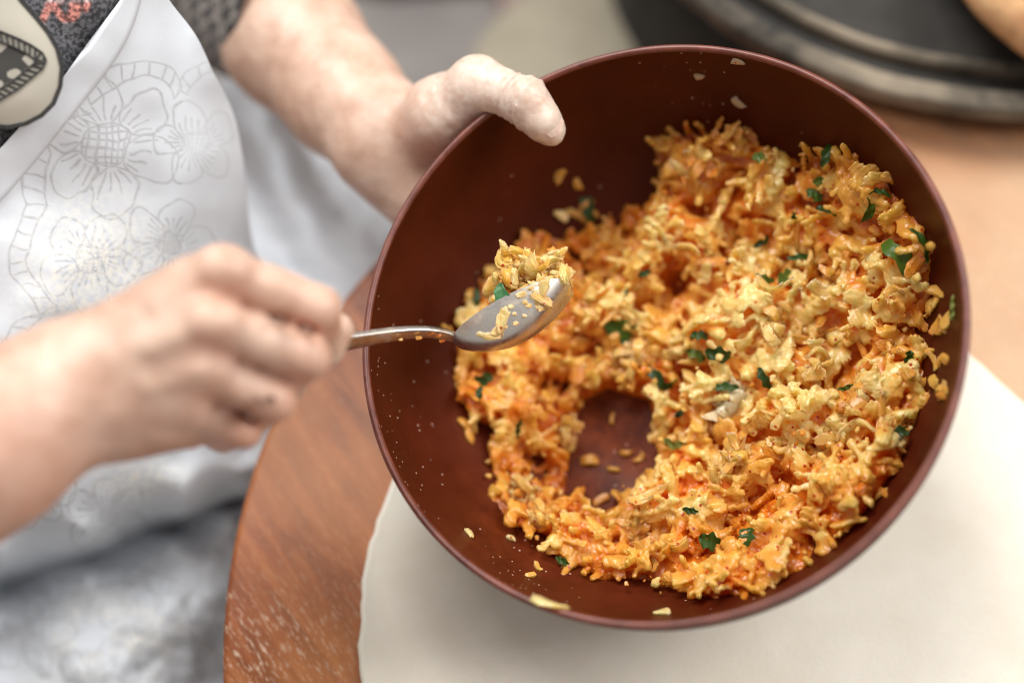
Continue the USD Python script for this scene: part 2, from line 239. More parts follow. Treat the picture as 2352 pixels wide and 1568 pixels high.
# flatbread on the griddle
bc = plane(2490, -120, gz + .03); th = np.linspace(0, 2 * np.pi, 80, endpoint=False)
R0 = np.linalg.norm(plane(2200, 0, gz + .03) - bc); rad = R0 * (1 + .05 * np.sin(3 * th) + .03 * np.sin(7 * th + 1))
rings = [np.c_[bc[0] + rad * k * np.cos(th), bc[1] + rad * k * np.sin(th), bc[2] + z + .004 * np.sin(5 * th + 9 * k) * k] for k, z in [(.01, .008), (.5, .01), (.85, .011), (.96, .008), (1, 0), (.97, -.006)]]
v = np.concatenate(rings); n_ = 80; i, j = np.meshgrid(np.arange(5), np.arange(n_), indexing='ij'); a = i * n_ + j; b = i * n_ + (j + 1) % n_
tag(obj('flatbread', (v, np.concatenate([np.stack([a, a + n_, b + n_], -1).reshape(-1, 3), np.stack([a, b + n_, b], -1).reshape(-1, 3)])), M['bread']), 'browned flatbread lying on the black griddle, cut by the photo corner', 'bread')
def pillow(c, rx, ry, h, rz=0, p=2.6):
    m = trimesh.creation.icosphere(4); u = m.vertices; q = np.sign(u) * np.abs(u) ** (2 / p); v = q * [rx, ry, h / 2]
    v = v * (1 + .05 * (meshkit.fbm(u * 3 + c[0], 3, 1)[:, None] - .5)); cr, sr = math.cos(rz), math.sin(rz)
    return np.c_[v[:, 0] * cr - v[:, 1] * sr, v[:, 0] * sr + v[:, 1] * cr, v[:, 2]] + c, m.faces
c = plane(1585, 215, -.13); tag(obj('cushion', pillow(c + [0, .02, -.07], .16, .13, .135), M['cushion']), 'pale beige round cushion on the floor behind the bowl', 'cushion')
c = plane(1400, 20, -.2); tag(obj('dark_bag', pillow([c[0] + .02, c[1] + .10, -.20], .045, .12, .14), M['iron']), 'soft black bag standing on the floor behind the beige cushion', 'bag')
c = plane(1275, 20, -.2); tag(obj('dusky_pink_cloth', pillow([c[0] - .005, c[1] + .1, -.235], .045, .12, .07), M['pink']), 'crumpled dusky pink cloth on the floor beside the black bag', 'cloth')
c = plane(1560, -10, -.15); tag(obj('purple_cloth', pillow([c[0] + .03, c[1] + .08, -.17], .10, .08, .2), M['purple']), 'dark purple cloth bundle on the floor beyond the beige cushion', 'cloth')
c = plane(890, -5, -.26); v, f = tube([c + [-.2, .05, 0.005], c + [.0, .02, .005], c + [.16, .03, .005]], .011, 12); tag(obj('wooden_rod', (v, f), M['straw']), 'yellowish wooden rod lying on the floor at the top edge', 'rod')

# ------------------------------------------------------------------ bowl
BO = CP + .0611 * RT + .0098 * UP + .63 * D
BN = (-.285 * RT + .325 * UP - D); BN /= np.linalg.norm(BN)
BA = RT - BN * (RT @ BN); BA /= np.linalg.norm(BA); BB = np.cross(BN, BA)
BR = .1345; DEP = .098
th = np.linspace(0, math.pi / 2, 40)
in_r = np.r_[0, .02, .047 + (BR - .0025 - .047) * np.sin(th)]; in_d = np.r_[DEP + .0005, DEP + .0003, DEP * np.cos(th)]
def wall(r): return np.interp(r, in_r, in_d)
def bowlpt(a, b, w): return BO + a[..., None] * BA + b[..., None] * BB - w[..., None] * BN
inner = [(r, -d) for r, d in zip(in_r[1:], in_d[1:])][:-1]
inner = [(.0005, -DEP)] + [(r, -DEP) for r in np.linspace(.003, .044, 14)] + inner[1:]
rim = [(BR - .0025 + .0031 * (1 - math.cos(a)) * .56, .0018 * math.sin(a)) for a in np.linspace(0, math.pi, 10)]
out_th = np.linspace(math.pi / 2, 0, 40)
outer = [(.047 + (BR + .0009 - .047) * math.sin(a), -.001 - (DEP + .0035) * math.cos(a)) for a in out_th]
foot = [(.046, -DEP - .0045), (.045, -DEP - .0065), (.043, -DEP - .0065), (.042, -DEP - .0045), (.0005, -DEP - .0045)]
bw = thing('serving_bowl', 'deep brown-red bowl of orange potato filling tilted over the dough', 'bowl')
def bowlpart(name, prof):
    v, f = frame(lathe(prof, 240), BO, BA, BB, BN); px, py, t = PX(v)
    fl = np.clip(1 - np.hypot(px - 860, (py - 1060) * .45) / 190, 0, 1) * .85 + np.clip(1 - np.hypot(px - 1200, py - 1330) / 170, 0, 1) * .55 + np.clip(1 - np.hypot(px - 1600, py - 110) / 190, 0, 1) * .45 + .02 * (px < 1900) + np.clip(1 - np.hypot(px - 1420, py - 1050) / 150, 0, 1) * .2
    return obj(name, (v, f), M['worn' if name == 'rim' else 'bowl'], bw, flour=np.clip(fl, 0, .9), smear=np.clip(1.15 - np.hypot((px - 1480) / 420, (py - 960) / 400), 0, 1) * .9 + .25 * np.clip(1 - np.hypot((px - 1100) / 260, (py - 1250) / 200), 0, 1))
bowlpart('inner_wall', inner + [rim[0]]); bowlpart('rim', rim + [outer[0]]); bowlpart('outer_wall', outer); bowlpart('foot_ring', [outer[-1]] + foot)

# ------------------------------------------------------------------ filling
rng = np.random.default_rng(11)
FOOD = sg.Polygon([(1045, 790), (1080, 700), (1165, 605), (1230, 545), (1330, 540), (1430, 490), (1500, 470), (1535, 410), (1500, 350), (1560, 318), (1640, 305), (1690, 290), (1730, 315), (1800, 365), (1850, 375), (1900, 350), (1960, 378), (2030, 395), (2075, 440), (2125, 520), (2140, 600), (2135, 680), (2115, 760), (2125, 850), (2105, 950), (2090, 1020), (2040, 1100), (1975, 1190), (1890, 1270), (1840, 1310), (1780, 1335), (1700, 1365), (1600, 1370), (1500, 1340), (1420, 1325), (1340, 1310), (1290, 1280), (1250, 1230), (1170, 1200), (1130, 1150), (1125, 1090), (1150, 1050), (1130, 980), (1080, 960), (1050, 870)])
HOLE = sg.Polygon([(1335, 925), (1400, 895), (1490, 920), (1510, 1000), (1525, 1080), (1455, 1150), (1380, 1180), (1300, 1130), (1310, 1050)])
AREA = FOOD.difference(HOLE)
HC = np.array([[1150, 800, 11], [1230, 640, 13], [1250, 900, 14], [1200, 1130, 13], [1300, 760, 16], [1380, 600, 13], [1450, 560, 12], [1600, 400, 12], [1700, 500, 15], [1900, 480, 13], [2050, 520, 11], [1550, 700, 20], [1750, 700, 24], [1950, 700, 19], [2080, 800, 12], [1620, 870, 25], [1800, 900, 29], [1980, 950, 20], [1650, 1000, 29], [1800, 1080, 30], [1950, 1120, 18], [1560, 1130, 22], [1650, 1230, 24], [1400, 1240, 15], [1780, 1260, 18], [1500, 1290, 14], [1430, 840, 15], [1900, 820, 25]], float)
hrbf = RBFInterpolator(HC[:, :2] / 1000, HC[:, 2], kernel='thin_plate_spline', smoothing=1e-4)
bnd = AREA.boundary
ar = np.concatenate([np.array(g_.segmentize(4).coords) for g_ in getattr(bnd, 'geoms', [bnd])]); btree = cKDTree(ar)
def food_h(px, py, rough=True):
    q = np.c_[px, py]; ins = shapely.contains_xy(AREA, px, py); d = btree.query(q)[0]
    h = np.maximum(hrbf(q / 1000), 4) * np.clip(d / 55, 0, 1) ** .45
    return np.where(ins, h, 0) * .001, ins
def clump(a, b):
    q = np.c_[a, b, 0 * a]
    return (meshkit.fbm(q * 62, 2, 3) - .5) * .030 + (meshkit.fbm(q * 34, 2, 14) - .5) * .022 + (meshkit.fbm(q * 150, 2, 4) - .5) * .010
def surf(a, b):
    w = wall(np.hypot(a, b)); px, py, t = PX(bowlpt(a, b, w)); h, ins = food_h(px, py)
    for _ in range(2):
        px, py, t = PX(bowlpt(a, b, w - h)); h, ins = food_h(px, py)
    return w, h, ins
CREAM = np.array([.79, .365, .07]); PALE = np.array([.86, .60, .22]); ORANGE = np.array([.63, .130, .008]); DEEP = np.array([.36, .048, .003])
ft = thing('potato_filling', 'heap of grated potato filling with paprika and parsley inside the bowl', 'filling')
ICO = {k: trimesh.creation.icosphere(k) for k in (0, 1, 2, 3)}
def shred(L, W, T, bend, sub=2, ragged=.22):
    """One torn shred: a bent flat strip with crumbly edges."""
    m = ICO[sub]; u = np.array(m.vertices); s = rng.uniform(0, 100)
    e = 2 / 3.2; q = np.sign(u) * np.abs(u) ** e
    n1 = meshkit.noise(u * 1.7 + s) - .5; n2 = meshkit.noise(u * 4.2 + s + 31, 1) - .5
    q = q * (1 + ragged * 2.0 * n1 + ragged * 1.5 * n2 + (ragged * .9 * (meshkit.noise(u * 8.5 + s, 2) - .5) if sub > 2 else 0))[:, None]
    q[:, 1] *= 1 + .45 * q[:, 0] * rng.uniform(-1, 1)
    x, y, z = q[:, 0] * L / 2, q[:, 1] * W / 2, q[:, 2] * T / 2
    tw = q[:, 0] * rng.uniform(-.6, .6); y, z = y * np.cos(tw) - z * np.sin(tw), y * np.sin(tw) + z * np.cos(tw)
    z = z + bend * L * (q[:, 0] ** 2 - .4) * .5; y = y + rng.uniform(-.25, .25) * L * (q[:, 0] ** 2 - .4) * .5
    return np.c_[x, y, z], np.array(m.faces)
def place(m, c, nrm, tilt, spin=None):
    z = nrm / np.linalg.norm(nrm); x = np.cross(z, rng.normal(size=3)); x /= np.linalg.norm(x); y = np.cross(z, x)
    R = np.stack([x, y, z], 1) @ Rot.from_euler('xyz', [rng.normal(0, tilt), rng.normal(0, tilt), 0]).as_matrix()
    return m[0] @ R.T + c, m[1]
def tinted(k, size):
    """k from 0 (paprika orange) to 1 (pale cream)"""
    k = np.clip(k, 0, 1); c = ORANGE + (CREAM - ORANGE) * min(k * 1.6, 1); c = c + (PALE - c) * max(0, k * 2.2 - 1.3)
    return np.clip(c * rng.uniform(.92, 1.08), 0, .92)
cands = []
while len(cands) < 3600:
    r_, t_ = BR * math.sqrt(rng.uniform()), rng.uniform(0, 2 * np.pi); a1, b1 = r_ * math.cos(t_), r_ * math.sin(t_); cands.append((a1, b1)) if r_ < BR - .01 else None
ab = np.array(cands); w, h, ins = surf(ab[:, 0], ab[:, 1]); ab, w, h = ab[ins], w[ins], h[ins]
cl = clump(ab[:, 0], ab[:, 1]) * np.clip(h / .014, 0, 1)
e = .003; wx = (wall(np.hypot(ab[:, 0] + e, ab[:, 1])) - wall(np.hypot(ab[:, 0] - e, ab[:, 1]))) / (2 * e); wy = (wall(np.hypot(ab[:, 0], ab[:, 1] + e)) - wall(np.hypot(ab[:, 0], ab[:, 1] - e))) / (2 * e)
cx = (clump(ab[:, 0] + e, ab[:, 1]) - clump(ab[:, 0] - e, ab[:, 1])) / (2 * e); cy = (clump(ab[:, 0], ab[:, 1] + e) - clump(ab[:, 0], ab[:, 1] - e)) / (2 * e)
pieces = []
# wet crumbly body of the heap: shreds run together on a grid of heights over the bowl (across, up, depth below the rim)
HF = .00065; flo = np.array([-.128, -.128, .004]); fd = np.ceil((np.array([.128, .128, .1005]) - flo) / HF).astype(int)
gA, gB = np.meshgrid(flo[0] + np.arange(fd[0]) * HF, flo[1] + np.arange(fd[1]) * HF, indexing='ij')
mw, mh, mi = surf(gA.ravel(), gB.ravel()); mi &= np.hypot(gA, gB).ravel() < BR - .007
mhh = np.where(mi, mh - .0035 + clump(gA.ravel(), gB.ravel()) * np.clip(mh / .014, 0, 1), -.004).reshape(gA.shape).astype(np.float32); mw = mw.reshape(gA.shape).astype(np.float32)
gW = (flo[2] + np.arange(fd[2]) * HF).astype(np.float32)
FF = ((mw[..., None] - gW) - mhh[..., None]) * np.float32(.6)
def blob(c, ax, nn, L, W, T, bend):
    """Adds one bent flat shred (a chain of two squashed bones) to the grid."""
    sd = np.cross(nn, ax); p0, p1, p2 = c - ax * L / 2 + nn * bend * .5, c - nn * bend * .3, c + ax * L / 2 + nn * bend * .5 + sd * bend * .6
    m = L / 2 + W / 2 + abs(bend) + .003; i0 = np.maximum(((c - m - flo) / HF).astype(int), 0); i1 = np.minimum(((c + m - flo) / HF).astype(int) + 1, fd)
    if (i1 <= i0).any(): return
    g = np.stack(np.meshgrid(*[(flo[k] + np.arange(i0[k], i1[k]) * HF).astype(np.float32) for k in range(3)], indexing='ij'), -1); s_ = FF[i0[0]:i1[0], i0[1]:i1[1], i0[2]:i1[2]]; best = None; sq = W / T
    wob = np.sin(g @ rng.normal(0, 900, 3).astype(np.float32)) * .0004 + np.sin(g @ rng.normal(0, 1800, 3).astype(np.float32)) * .0003
    for a, b in ((p0, p1), (p1, p2)):
        ba = (b - a).astype(np.float32); pa = g - a.astype(np.float32); h_ = np.clip(pa @ ba / max(float(ba @ ba), 1e-12), 0, 1); dv = pa - h_[..., None] * ba; dv = dv + (dv @ nn.astype(np.float32))[..., None] * nn.astype(np.float32) * np.float32(sq - 1)
        d = (np.sqrt((dv * dv).sum(-1)) - W / 2) / np.float32(sq ** .5); best = d if best is None else np.minimum(best, d)
    d = best + wob * .75; k = .0019; hh = np.clip(k - np.abs(s_ - d), 0, None) / k; np.minimum(s_, d, out=s_); s_ -= hh * hh * k * .25
bt, bk = [], []
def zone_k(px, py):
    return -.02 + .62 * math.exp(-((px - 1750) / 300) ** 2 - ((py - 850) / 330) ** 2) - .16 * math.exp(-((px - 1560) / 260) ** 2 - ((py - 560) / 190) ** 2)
PXS = PX(bowlpt(ab[:, 0], ab[:, 1], w - h)); big = []
for i_ in range(len(ab)):
    kind = rng.uniform()
    if kind < .38: L, W, T, bend = rng.uniform(.006, .012), rng.uniform(.005, .0085), rng.uniform(.002, .0031), rng.uniform(-.003, .004)
    elif kind < .62: L, W, T, bend = rng.uniform(.001, .005), rng.uniform(.0042, .0068), rng.uniform(.0036, .005), 0
    else: L, W, T, bend = rng.uniform(.013, .022), rng.uniform(.0026, .0038), rng.uniform(.002, .0027), rng.uniform(-.003, .008)
    lift = rng.uniform(-.0040, .0042); hh = max(h[i_] + cl[i_] + lift, .0012)
    nn = np.array([.5 * np.clip(wx[i_], -1.2, 1.2) - .8 * cx[i_], .5 * np.clip(wy[i_], -1.2, 1.2) - .8 * cy[i_], -1.0]) + rng.normal(0, .5, 3); nn /= np.linalg.norm(nn); ax = np.cross(nn, rng.normal(size=3)); ax /= np.linalg.norm(ax)
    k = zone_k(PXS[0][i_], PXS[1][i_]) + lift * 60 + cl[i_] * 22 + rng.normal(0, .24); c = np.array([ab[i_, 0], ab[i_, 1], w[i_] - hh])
    if i_ < 1500: blob(c, ax, nn, L, W, T, bend); bt.append(c); bk.append(k)
    elif lift > -.001 and len(big) < 95 and h[i_] > .006: big.append((c, nn, L, W, T, bend, k))
near = np.abs(FF) < .0016; pts_ = np.argwhere(near) * HF
FF[near] += ((meshkit.noise(pts_ / .0021, 3) - .5) * .0009 + (meshkit.noise(pts_ / .0011, 4) - .5) * .0004).astype(np.float32)
FF = np.maximum(FF, (gW - mw[..., None] - .0012) * .7).astype(np.float32); FF[0], FF[-1], FF[:, 0], FF[:, -1], FF[:, :, 0], FF[:, :, -1] = (.01,) * 6
fv, ff = surface_nets(FF, flo, HF)
dd_, ii_ = cKDTree(np.array(bt)).query(fv, k=3); wt = 1 / (dd_ + .0008) ** 2; kk = (np.array(bk)[ii_] * wt).sum(1) / wt.sum(1)
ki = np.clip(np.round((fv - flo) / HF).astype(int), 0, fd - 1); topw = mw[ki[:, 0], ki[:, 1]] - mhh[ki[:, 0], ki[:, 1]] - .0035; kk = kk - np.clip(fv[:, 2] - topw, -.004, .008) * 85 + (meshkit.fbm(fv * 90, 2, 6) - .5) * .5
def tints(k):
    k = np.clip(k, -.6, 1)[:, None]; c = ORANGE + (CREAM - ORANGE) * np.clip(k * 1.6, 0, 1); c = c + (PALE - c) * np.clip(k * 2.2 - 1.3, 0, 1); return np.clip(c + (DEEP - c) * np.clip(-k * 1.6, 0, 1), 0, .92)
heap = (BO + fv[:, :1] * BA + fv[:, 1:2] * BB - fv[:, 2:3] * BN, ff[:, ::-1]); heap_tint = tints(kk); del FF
FLAKE = lambda L, W, T, bend, ragged=.26: shred(L, W, T, bend, 3, ragged)
for c, nn, L, W, T, bend, k in big:
    if rng.uniform() < .5: L, W = L + .003, W + .0012
    cw = BO + c[0] * BA + c[1] * BB - c[2] * BN + BN * .001; nw = nn[0] * BA + nn[1] * BB - nn[2] * BN; L = max(L, .006); W = min(W, .0055)
    pieces.append((L * W, place(FLAKE(L, W, T, np.clip(bend / L * 2, -.6, .6)), cw, nw, .25), tinted(k, L), cw))
# crumbs clinging to the walls of the bowl near the heap and on the bare floor
for cxp, cyp, sx, sy, cnt in [(2155, 820, 14, 90, 14), (2150, 700, 8, 30, 3), (2050, 1140, 40, 45, 6), (1860, 1320, 60, 14, 6), (1330, 470, 40, 25, 9), (1430, 1040, 55, 60, 8), (1400, 1180, 60, 20, 8), (1290, 1300, 60, 20, 3), (1060, 820, 8, 40, 5), (1100, 1010, 20, 40, 3)]:
    for _ in range(cnt):
        X, Y = rng.normal(cxp, sx), rng.normal(cyp, sy); o = P(X, Y, .6) - CP; tt = np.linspace(.9, 1.35, 500); pp = CP + tt[:, None] * o; qa = (pp - BO) @ BA; qb = (pp - BO) @ BB; qw = -(pp - BO) @ BN
        hit = np.nonzero(qw > wall(np.minimum(np.hypot(qa, qb), BR)) - .0015)[0]
        if not len(hit) or np.hypot(qa[hit[0]], qb[hit[0]]) > BR - .006: continue
        c = pp[hit[0]]; rr = math.hypot(qa[hit[0]], qb[hit[0]]); L = rng.uniform(.005, .011)
        inward = BN - (qa[hit[0]] * BA + qb[hit[0]] * BB) / max(rr, .01) * np.clip((rr - .05) / .06, 0, 1.2)
        pieces.append((L * .003, place(shred(L, L * rng.uniform(.3, .6), .0022, rng.normal(0, .3), 2), c, inward, .2), tinted(rng.uniform(.2, .8), L), c))
# a few bold clumps that stand out in the picture: place, count, spread, paleness
for X, Y, T_, cnt, sp, pale in [(1415, 765, .668, 9, .0055, .78), (1640, 858, .640, 14, .0065, 2.0), (1660, 985, .632, 10, .007, .7), (1880, 970, .630, 12, .008, .6), (1850, 540, .660, 8, .006, .55), (1905, 605, .655, 10, .007, .62), (1590, 350, .690, 9, .007, .32), (1680, 300, .690, 5, .004, .35), (1180, 1080, .672, 9, .007, .72), (1215, 1180, .670, 8, .006, .7), (1230, 930, .666, 8, .006, .62), (1760, 680, .650, 10, .007, .8), (1950, 900, .628, 8, .006, .45), (1520, 740, .668, 7, .006, .75), (1440, 1200, .660, 8, .007, .5), (1860, 790, .64, 9, .007, .7), (1480, 1250, .655, 8, .006, .5)]:
    c0 = P(X, Y, T_); o = c0 - BO; qa, qb = np.array([o @ BA]), np.array([o @ BB]); w_, h_, i1 = surf(qa, qb); top = h_[0] + clump(qa, qb)[0]
    c0 = bowlpt(qa, qb, w_ - max(top, .004) - (.006 if pale > 1.5 or X == 1415 else .003))[0]
    for _ in range(cnt):
        L = rng.uniform(.007, .012); d_ = rng.normal(size=3) * sp * .6
        pieces.append((L * .007, place(shred(L, L * (1.5 if pale > 1.5 else 1) * rng.uniform(.28, .6), rng.uniform(.0020, .0034), rng.normal(0, .6), 3, .31), c0 + d_, BN + d_ / sp * .8, .45), (np.array([.86, .72, .40]) if pale > 1.5 else tinted(pale + rng.normal(0, .12), L)), c0 + d_))
pieces.sort(key=lambda p: -p[0])
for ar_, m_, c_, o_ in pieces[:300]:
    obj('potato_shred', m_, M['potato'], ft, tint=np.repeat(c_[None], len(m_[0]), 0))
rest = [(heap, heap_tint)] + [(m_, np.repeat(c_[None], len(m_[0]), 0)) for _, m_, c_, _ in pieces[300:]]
for _ in range(500):
    i_ = rng.integers(len(ab)); a1, b1 = ab[i_] + rng.normal(0, .004, 2); hh = max(h[i_] + cl[i_] + rng.uniform(-.0005, .003), .001)
    c = bowlpt(np.array([a1]), np.array([b1]), wall(np.array([math.hypot(a1, b1)])) - hh)[0]; s_ = rng.uniform(.001, .0026); m_ = place(shred(s_ * 1.3, s_, s_ * .8, 0, 1, .3), c, BN, 1)
    rest.append((m_, np.repeat(tinted(rng.normal(.45, .25), s_)[None], len(m_[0]), 0)))
o = obj('loose_potato', join([m_ for m_, _ in rest]), M['potato'], ft, tint=np.concatenate([c_ for _, c_ in rest])); tag(o, kind='stuff'); print('pieces', len(pieces), 'heap', len(ff))
pc = np.concatenate([heap[0][::3], np.array([p[3] for p in pieces])]); ptree = cKDTree(np.c_[PX(pc)[0], PX(pc)[1]])
def top_depth(px, py, r=22):
    near = ptree.query_ball_point([px, py], r) or [ptree.query([px, py])[1]]
    return np.percentile(PX(pc[near])[2], 12)
GREEN = [np.array(c) for c in [(.040, .080, .010), (.062, .115, .013), (.026, .050, .007), (.12, .17, .025), (.30, .34, .08)]]
def leaf(L, W, curl, ruffle=.0006):
    """A torn scrap of parsley: jagged outline, curled along its length, 0.25 mm thick."""
    nx, ny = 13, 7; s = np.linspace(-1, 1, nx); u = np.linspace(-1, 1, ny); S, U = np.meshgrid(s, u, indexing='ij')
    wd = W / 2 * (1 - .75 * np.abs(S) ** 2.4) * (1 + .22 * np.sign(U) * np.sin(S * 7 + rng.uniform(0, 6))) * (.8 + .2 * rng.uniform(size=(nx, 1)))
    x = S * L / 2; y = U * wd; z = np.abs(U) * W * .12 + ruffle * np.sin(S * 9 + U * 3 + rng.uniform(0, 6))
    ang = curl * S; rad_ = L / 2 / max(abs(curl), 1e-3); X = rad_ * np.sin(np.abs(ang)) * np.sign(S); Z = rad_ * (1 - np.cos(ang)) * np.sign(curl) + z
    top = np.stack([X, y, Z], -1).reshape(-1, 3); bot = top - [0, 0, .00025]
    i, j = np.meshgrid(np.arange(nx - 1), np.arange(ny - 1), indexing='ij'); a = i * ny + j; q = np.stack([a, a + ny, a + ny + 1, a + 1], -1).reshape(-1, 4); k = nx * ny
    loop = [i * ny for i in range(nx)] + [(nx - 1) * ny + j for j in range(1, ny)] + [i * ny + ny - 1 for i in range(nx - 2, -1, -1)] + [j for j in range(ny - 2, 0, -1)]
    sd = np.array([[loop[i], loop[(i + 1) % len(loop)], loop[(i + 1) % len(loop)] + k, loop[i] + k] for i in range(len(loop))])
    allq = np.concatenate([q, q[:, ::-1] + k, sd[:, ::-1]])
    return np.concatenate([top, bot]), np.concatenate([allq[:, [0, 1, 2]], allq[:, [0, 2, 3]]])
def lay(m, c, ang, tiltx, tilty):
    """long axis at ang (degrees, anticlockwise in the picture), then tipped"""
    a = math.radians(ang); x = math.cos(a) * RT + math.sin(a) * UP; z = -D; y = np.cross(z, x); R = np.stack([x, y, z], 1) @ Rot.from_euler('xy', [tiltx, tilty]).as_matrix()
    return m[0] @ R.T + c, m[1]
LEAVES = [(1348, 470, 95, 30, -75, .5, 2), (1095, 682, 42, 20, 90, .4, 2), (1110, 872, 55, 32, 20, .9, 2), (1100, 905, 40, 18, 80, .6, 2), (1427, 755, 88, 52, -15, .5, 1), (1510, 868, 90, 26, -50, .8, 2), (1535, 885, 50, 24, 15, .6, 0), (1600, 812, 55, 34, -30, .9, 3), (1652, 815, 70, 36, -10, .9, 2), (1664, 888, 62, 22, 0, .3, 0), (1607, 770, 46, 26, 0, .7, 0), (1872, 448, 44, 30, -35, .6, 1), (1900, 482, 50, 24, -20, .5, 2), (1898, 355, 58, 24, 70, .6, 0), (2000, 478, 80, 30, 78, .9, 1), (2022, 440, 55, 18, -15, .8, 0), (2068, 590, 150, 46, -50, 1.25, 1), (2122, 560, 90, 30, -65, .6, 0), (1752, 555, 50, 18, 35, .8, 2), (1838, 590, 60, 16, 5, .4, 0), (1808, 638, 48, 40, 35, .4, 3), (1756, 640, 46, 20, -20, .5, 3), (1745, 362, 34, 28, 0, .4, 3), (1880, 415, 26, 22, 20, .3, 3), (2087, 822, 36, 28, 70, .5, 0), (2070, 992, 44, 32, 20, .6, 2), (1630, 1242, 50, 42, -15, .5, 0), (1715, 1232, 52, 42, 70, .6, 0), (1585, 1172, 36, 16, -10, .4, 0), (1292, 1288, 36, 18, -30, .5, 0), (1560, 950, 26, 18, 50, .6, 2), (1480, 628, 30, 16, 20, .4, 0), (1430, 680, 40, 22, 60, .7, 2), (1755, 870, 60, 22, -60, .7, 2), (1945, 890, 40, 14, 15, .3, 3), (1548, 1020, 62, 24, -12, .9, 4), (1822, 500, 30, 18, 70, .4, 0), (1440, 790, 34, 18, -10, .5, 0), (1190, 985, 44, 14, 80, .4, 2), (2192, 700, 66, 22, 80, .3, 4)]
for X, Y, L, W, ang, curl, gi in LEAVES:
    T_ = top_depth(X, Y) - .0012
    if (X, Y) == (2192, 700): T_ = .618
    if (X, Y) == (1548, 1020): T_ -= .002
    s_ = KW * T_ / 2352; m_ = lay(leaf(L * s_ * 1.08, W * s_ * 1.0, -curl * 1.25), P(X, Y, T_), ang, rng.normal(0, .35), rng.normal(0, .2))
    obj('parsley_leaf', m_, M['parsley'], ft, tint=np.repeat((GREEN[gi] * rng.uniform(.85, 1.2))[None], len(m_[0]), 0))
# single crumbs stuck high on the wall of the bowl
def on_wall(X, Y):
    o = P(X, Y, .6) - CP; tt = np.linspace(.9, 1.4, 1500); pp = CP + tt[:, None] * o; qa = (pp - BO) @ BA; qb = (pp - BO) @ BB; qw = -(pp - BO) @ BN
    k = np.nonzero((qw > wall(np.minimum(np.hypot(qa, qb), BR)) - .0006) & (qw > -.001))[0][0]; rr = math.hypot(qa[k], qb[k])
    e = 5e-4; sl = (wall(rr + e) - wall(rr - e)) / (2 * e); nn = BN + max(sl, -4) * (qa[k] * BA + qb[k] * BB) / max(rr, .01)
    return pp[k], nn / np.linalg.norm(nn)
for X, Y, L, ang, lab in [(1607, 174, 22, 30, 'upper left of three pale crumbs high on the bowl wall under the far rim'), (1697, 140, 26, 10, 'pale crumb touching the far rim of the bowl, topmost of all'), (1697, 235, 32, -60, 'lowest of three pale crumbs on the far wall, standing upright'), (1077, 1226, 26, 70, 'small pale crumb on the lower left bowl wall beside the filling'), (1262, 1388, 74, -12, 'long flat potato crumb near the lower rim of the bowl'), (1520, 1408, 36, 55, 'yellowish crumb just inside the rim at the bottom of the bowl'), (1745, 1335, 52, 20, 'pale sliver on the bowl wall at the lower right foot of the heap'), (1172, 1237, 20, 0, 'tiny crumb on the lower left bowl wall between the small pale crumb and the heap')]:
    c, nn = on_wall(X, Y); s_ = KW * PX(c)[2] / 2352; a = math.radians(ang); x = math.cos(a) * RT + math.sin(a) * UP; x = x - nn * (x @ nn); x /= np.linalg.norm(x); y = np.cross(nn, x)
    m_ = shred(L * s_ * 1.15, L * s_ * .6, .0018, 0, 2); m_ = (m_[0] @ np.stack([x, y, nn], 1).T + c + nn * .0006, m_[1])
    tag(obj('potato_crumb', m_, M['potato'], None, tint=np.repeat((np.array([.62, .38, .22]) if Y < 300 else PALE * .9)[None], len(m_[0]), 0)), lab, 'crumb')

# ------------------------------------------------------------------ spoon
sp = thing('tablespoon', 'smeared steel tablespoon held in the right fist, its back to the viewer', 'spoon')
S0, S1 = P(1046, 782, .657), P(1312, 655, .660); LX = S1 - S0; LEN = np.linalg.norm(LX); LX /= LEN
tow = -D * .80 + UP * .58      # from the far edge to the near edge, the back of the spoon towards the viewer
WY = tow - LX * (tow @ LX); WY /= np.linalg.norm(WY); NZ = np.cross(LX, WY)
if NZ @ UP < 0: NZ = -NZ
def spoon_bowl(n=48, m=28):
    s = np.linspace(0, 1, n); u = np.linspace(-1, 1, m); S_, U_ = np.meshgrid(s, u, indexing='ij')
    hw = .0172 * np.clip(S_, 0, 1) ** .55 * np.clip(1 - S_, 0, 1) ** .42 * 1.72 + .0024 * (1 - S_) ** 6
    dep = .0135 * np.sin(np.pi * np.clip(S_, 0, 1) ** .85) ** .8
    prof = 1 - np.abs(U_) ** 2.2
    top = S0 + (S_ * LEN)[..., None] * LX + (hw * U_)[..., None] * WY - (dep * prof - .004 * (1 - S_) ** 4 * 0)[..., None] * NZ
    nn = np.cross(np.gradient(top, axis=0), np.gradient(top, axis=1)); nn /= np.maximum(np.linalg.norm(nn, axis=-1, keepdims=True), 1e-12); nn *= np.sign((nn @ NZ))[..., None]
    bot = top - nn * .0013; k = n * m; v = np.concatenate([top.reshape(-1, 3), bot.reshape(-1, 3)])
    i, j = np.meshgrid(np.arange(n - 1), np.arange(m - 1), indexing='ij'); a = i * m + j; q = np.stack([a, a + m, a + m + 1, a + 1], -1).reshape(-1, 4)
    loop = [i * m for i in range(n)] + [(n - 1) * m + j for j in range(1, m)] + [i * m + m - 1 for i in range(n - 2, -1, -1)] + [j for j in range(m - 2, 0, -1)]
    sd = np.array([[loop[i], loop[(i + 1) % len(loop)], loop[(i + 1) % len(loop)] + k, loop[i] + k] for i in range(len(loop))])
    allq = np.concatenate([q, q[:, ::-1] + k, sd]); f = np.concatenate([allq[:, [0, 1, 2]], allq[:, [0, 2, 3]]])
    return v, f
v, f = spoon_bowl(); tm = trimesh.Trimesh(v, f, process=True); trimesh.repair.fix_normals(tm); obj('spoon_bowl', tm, M['steel'], sp, smooth=50)
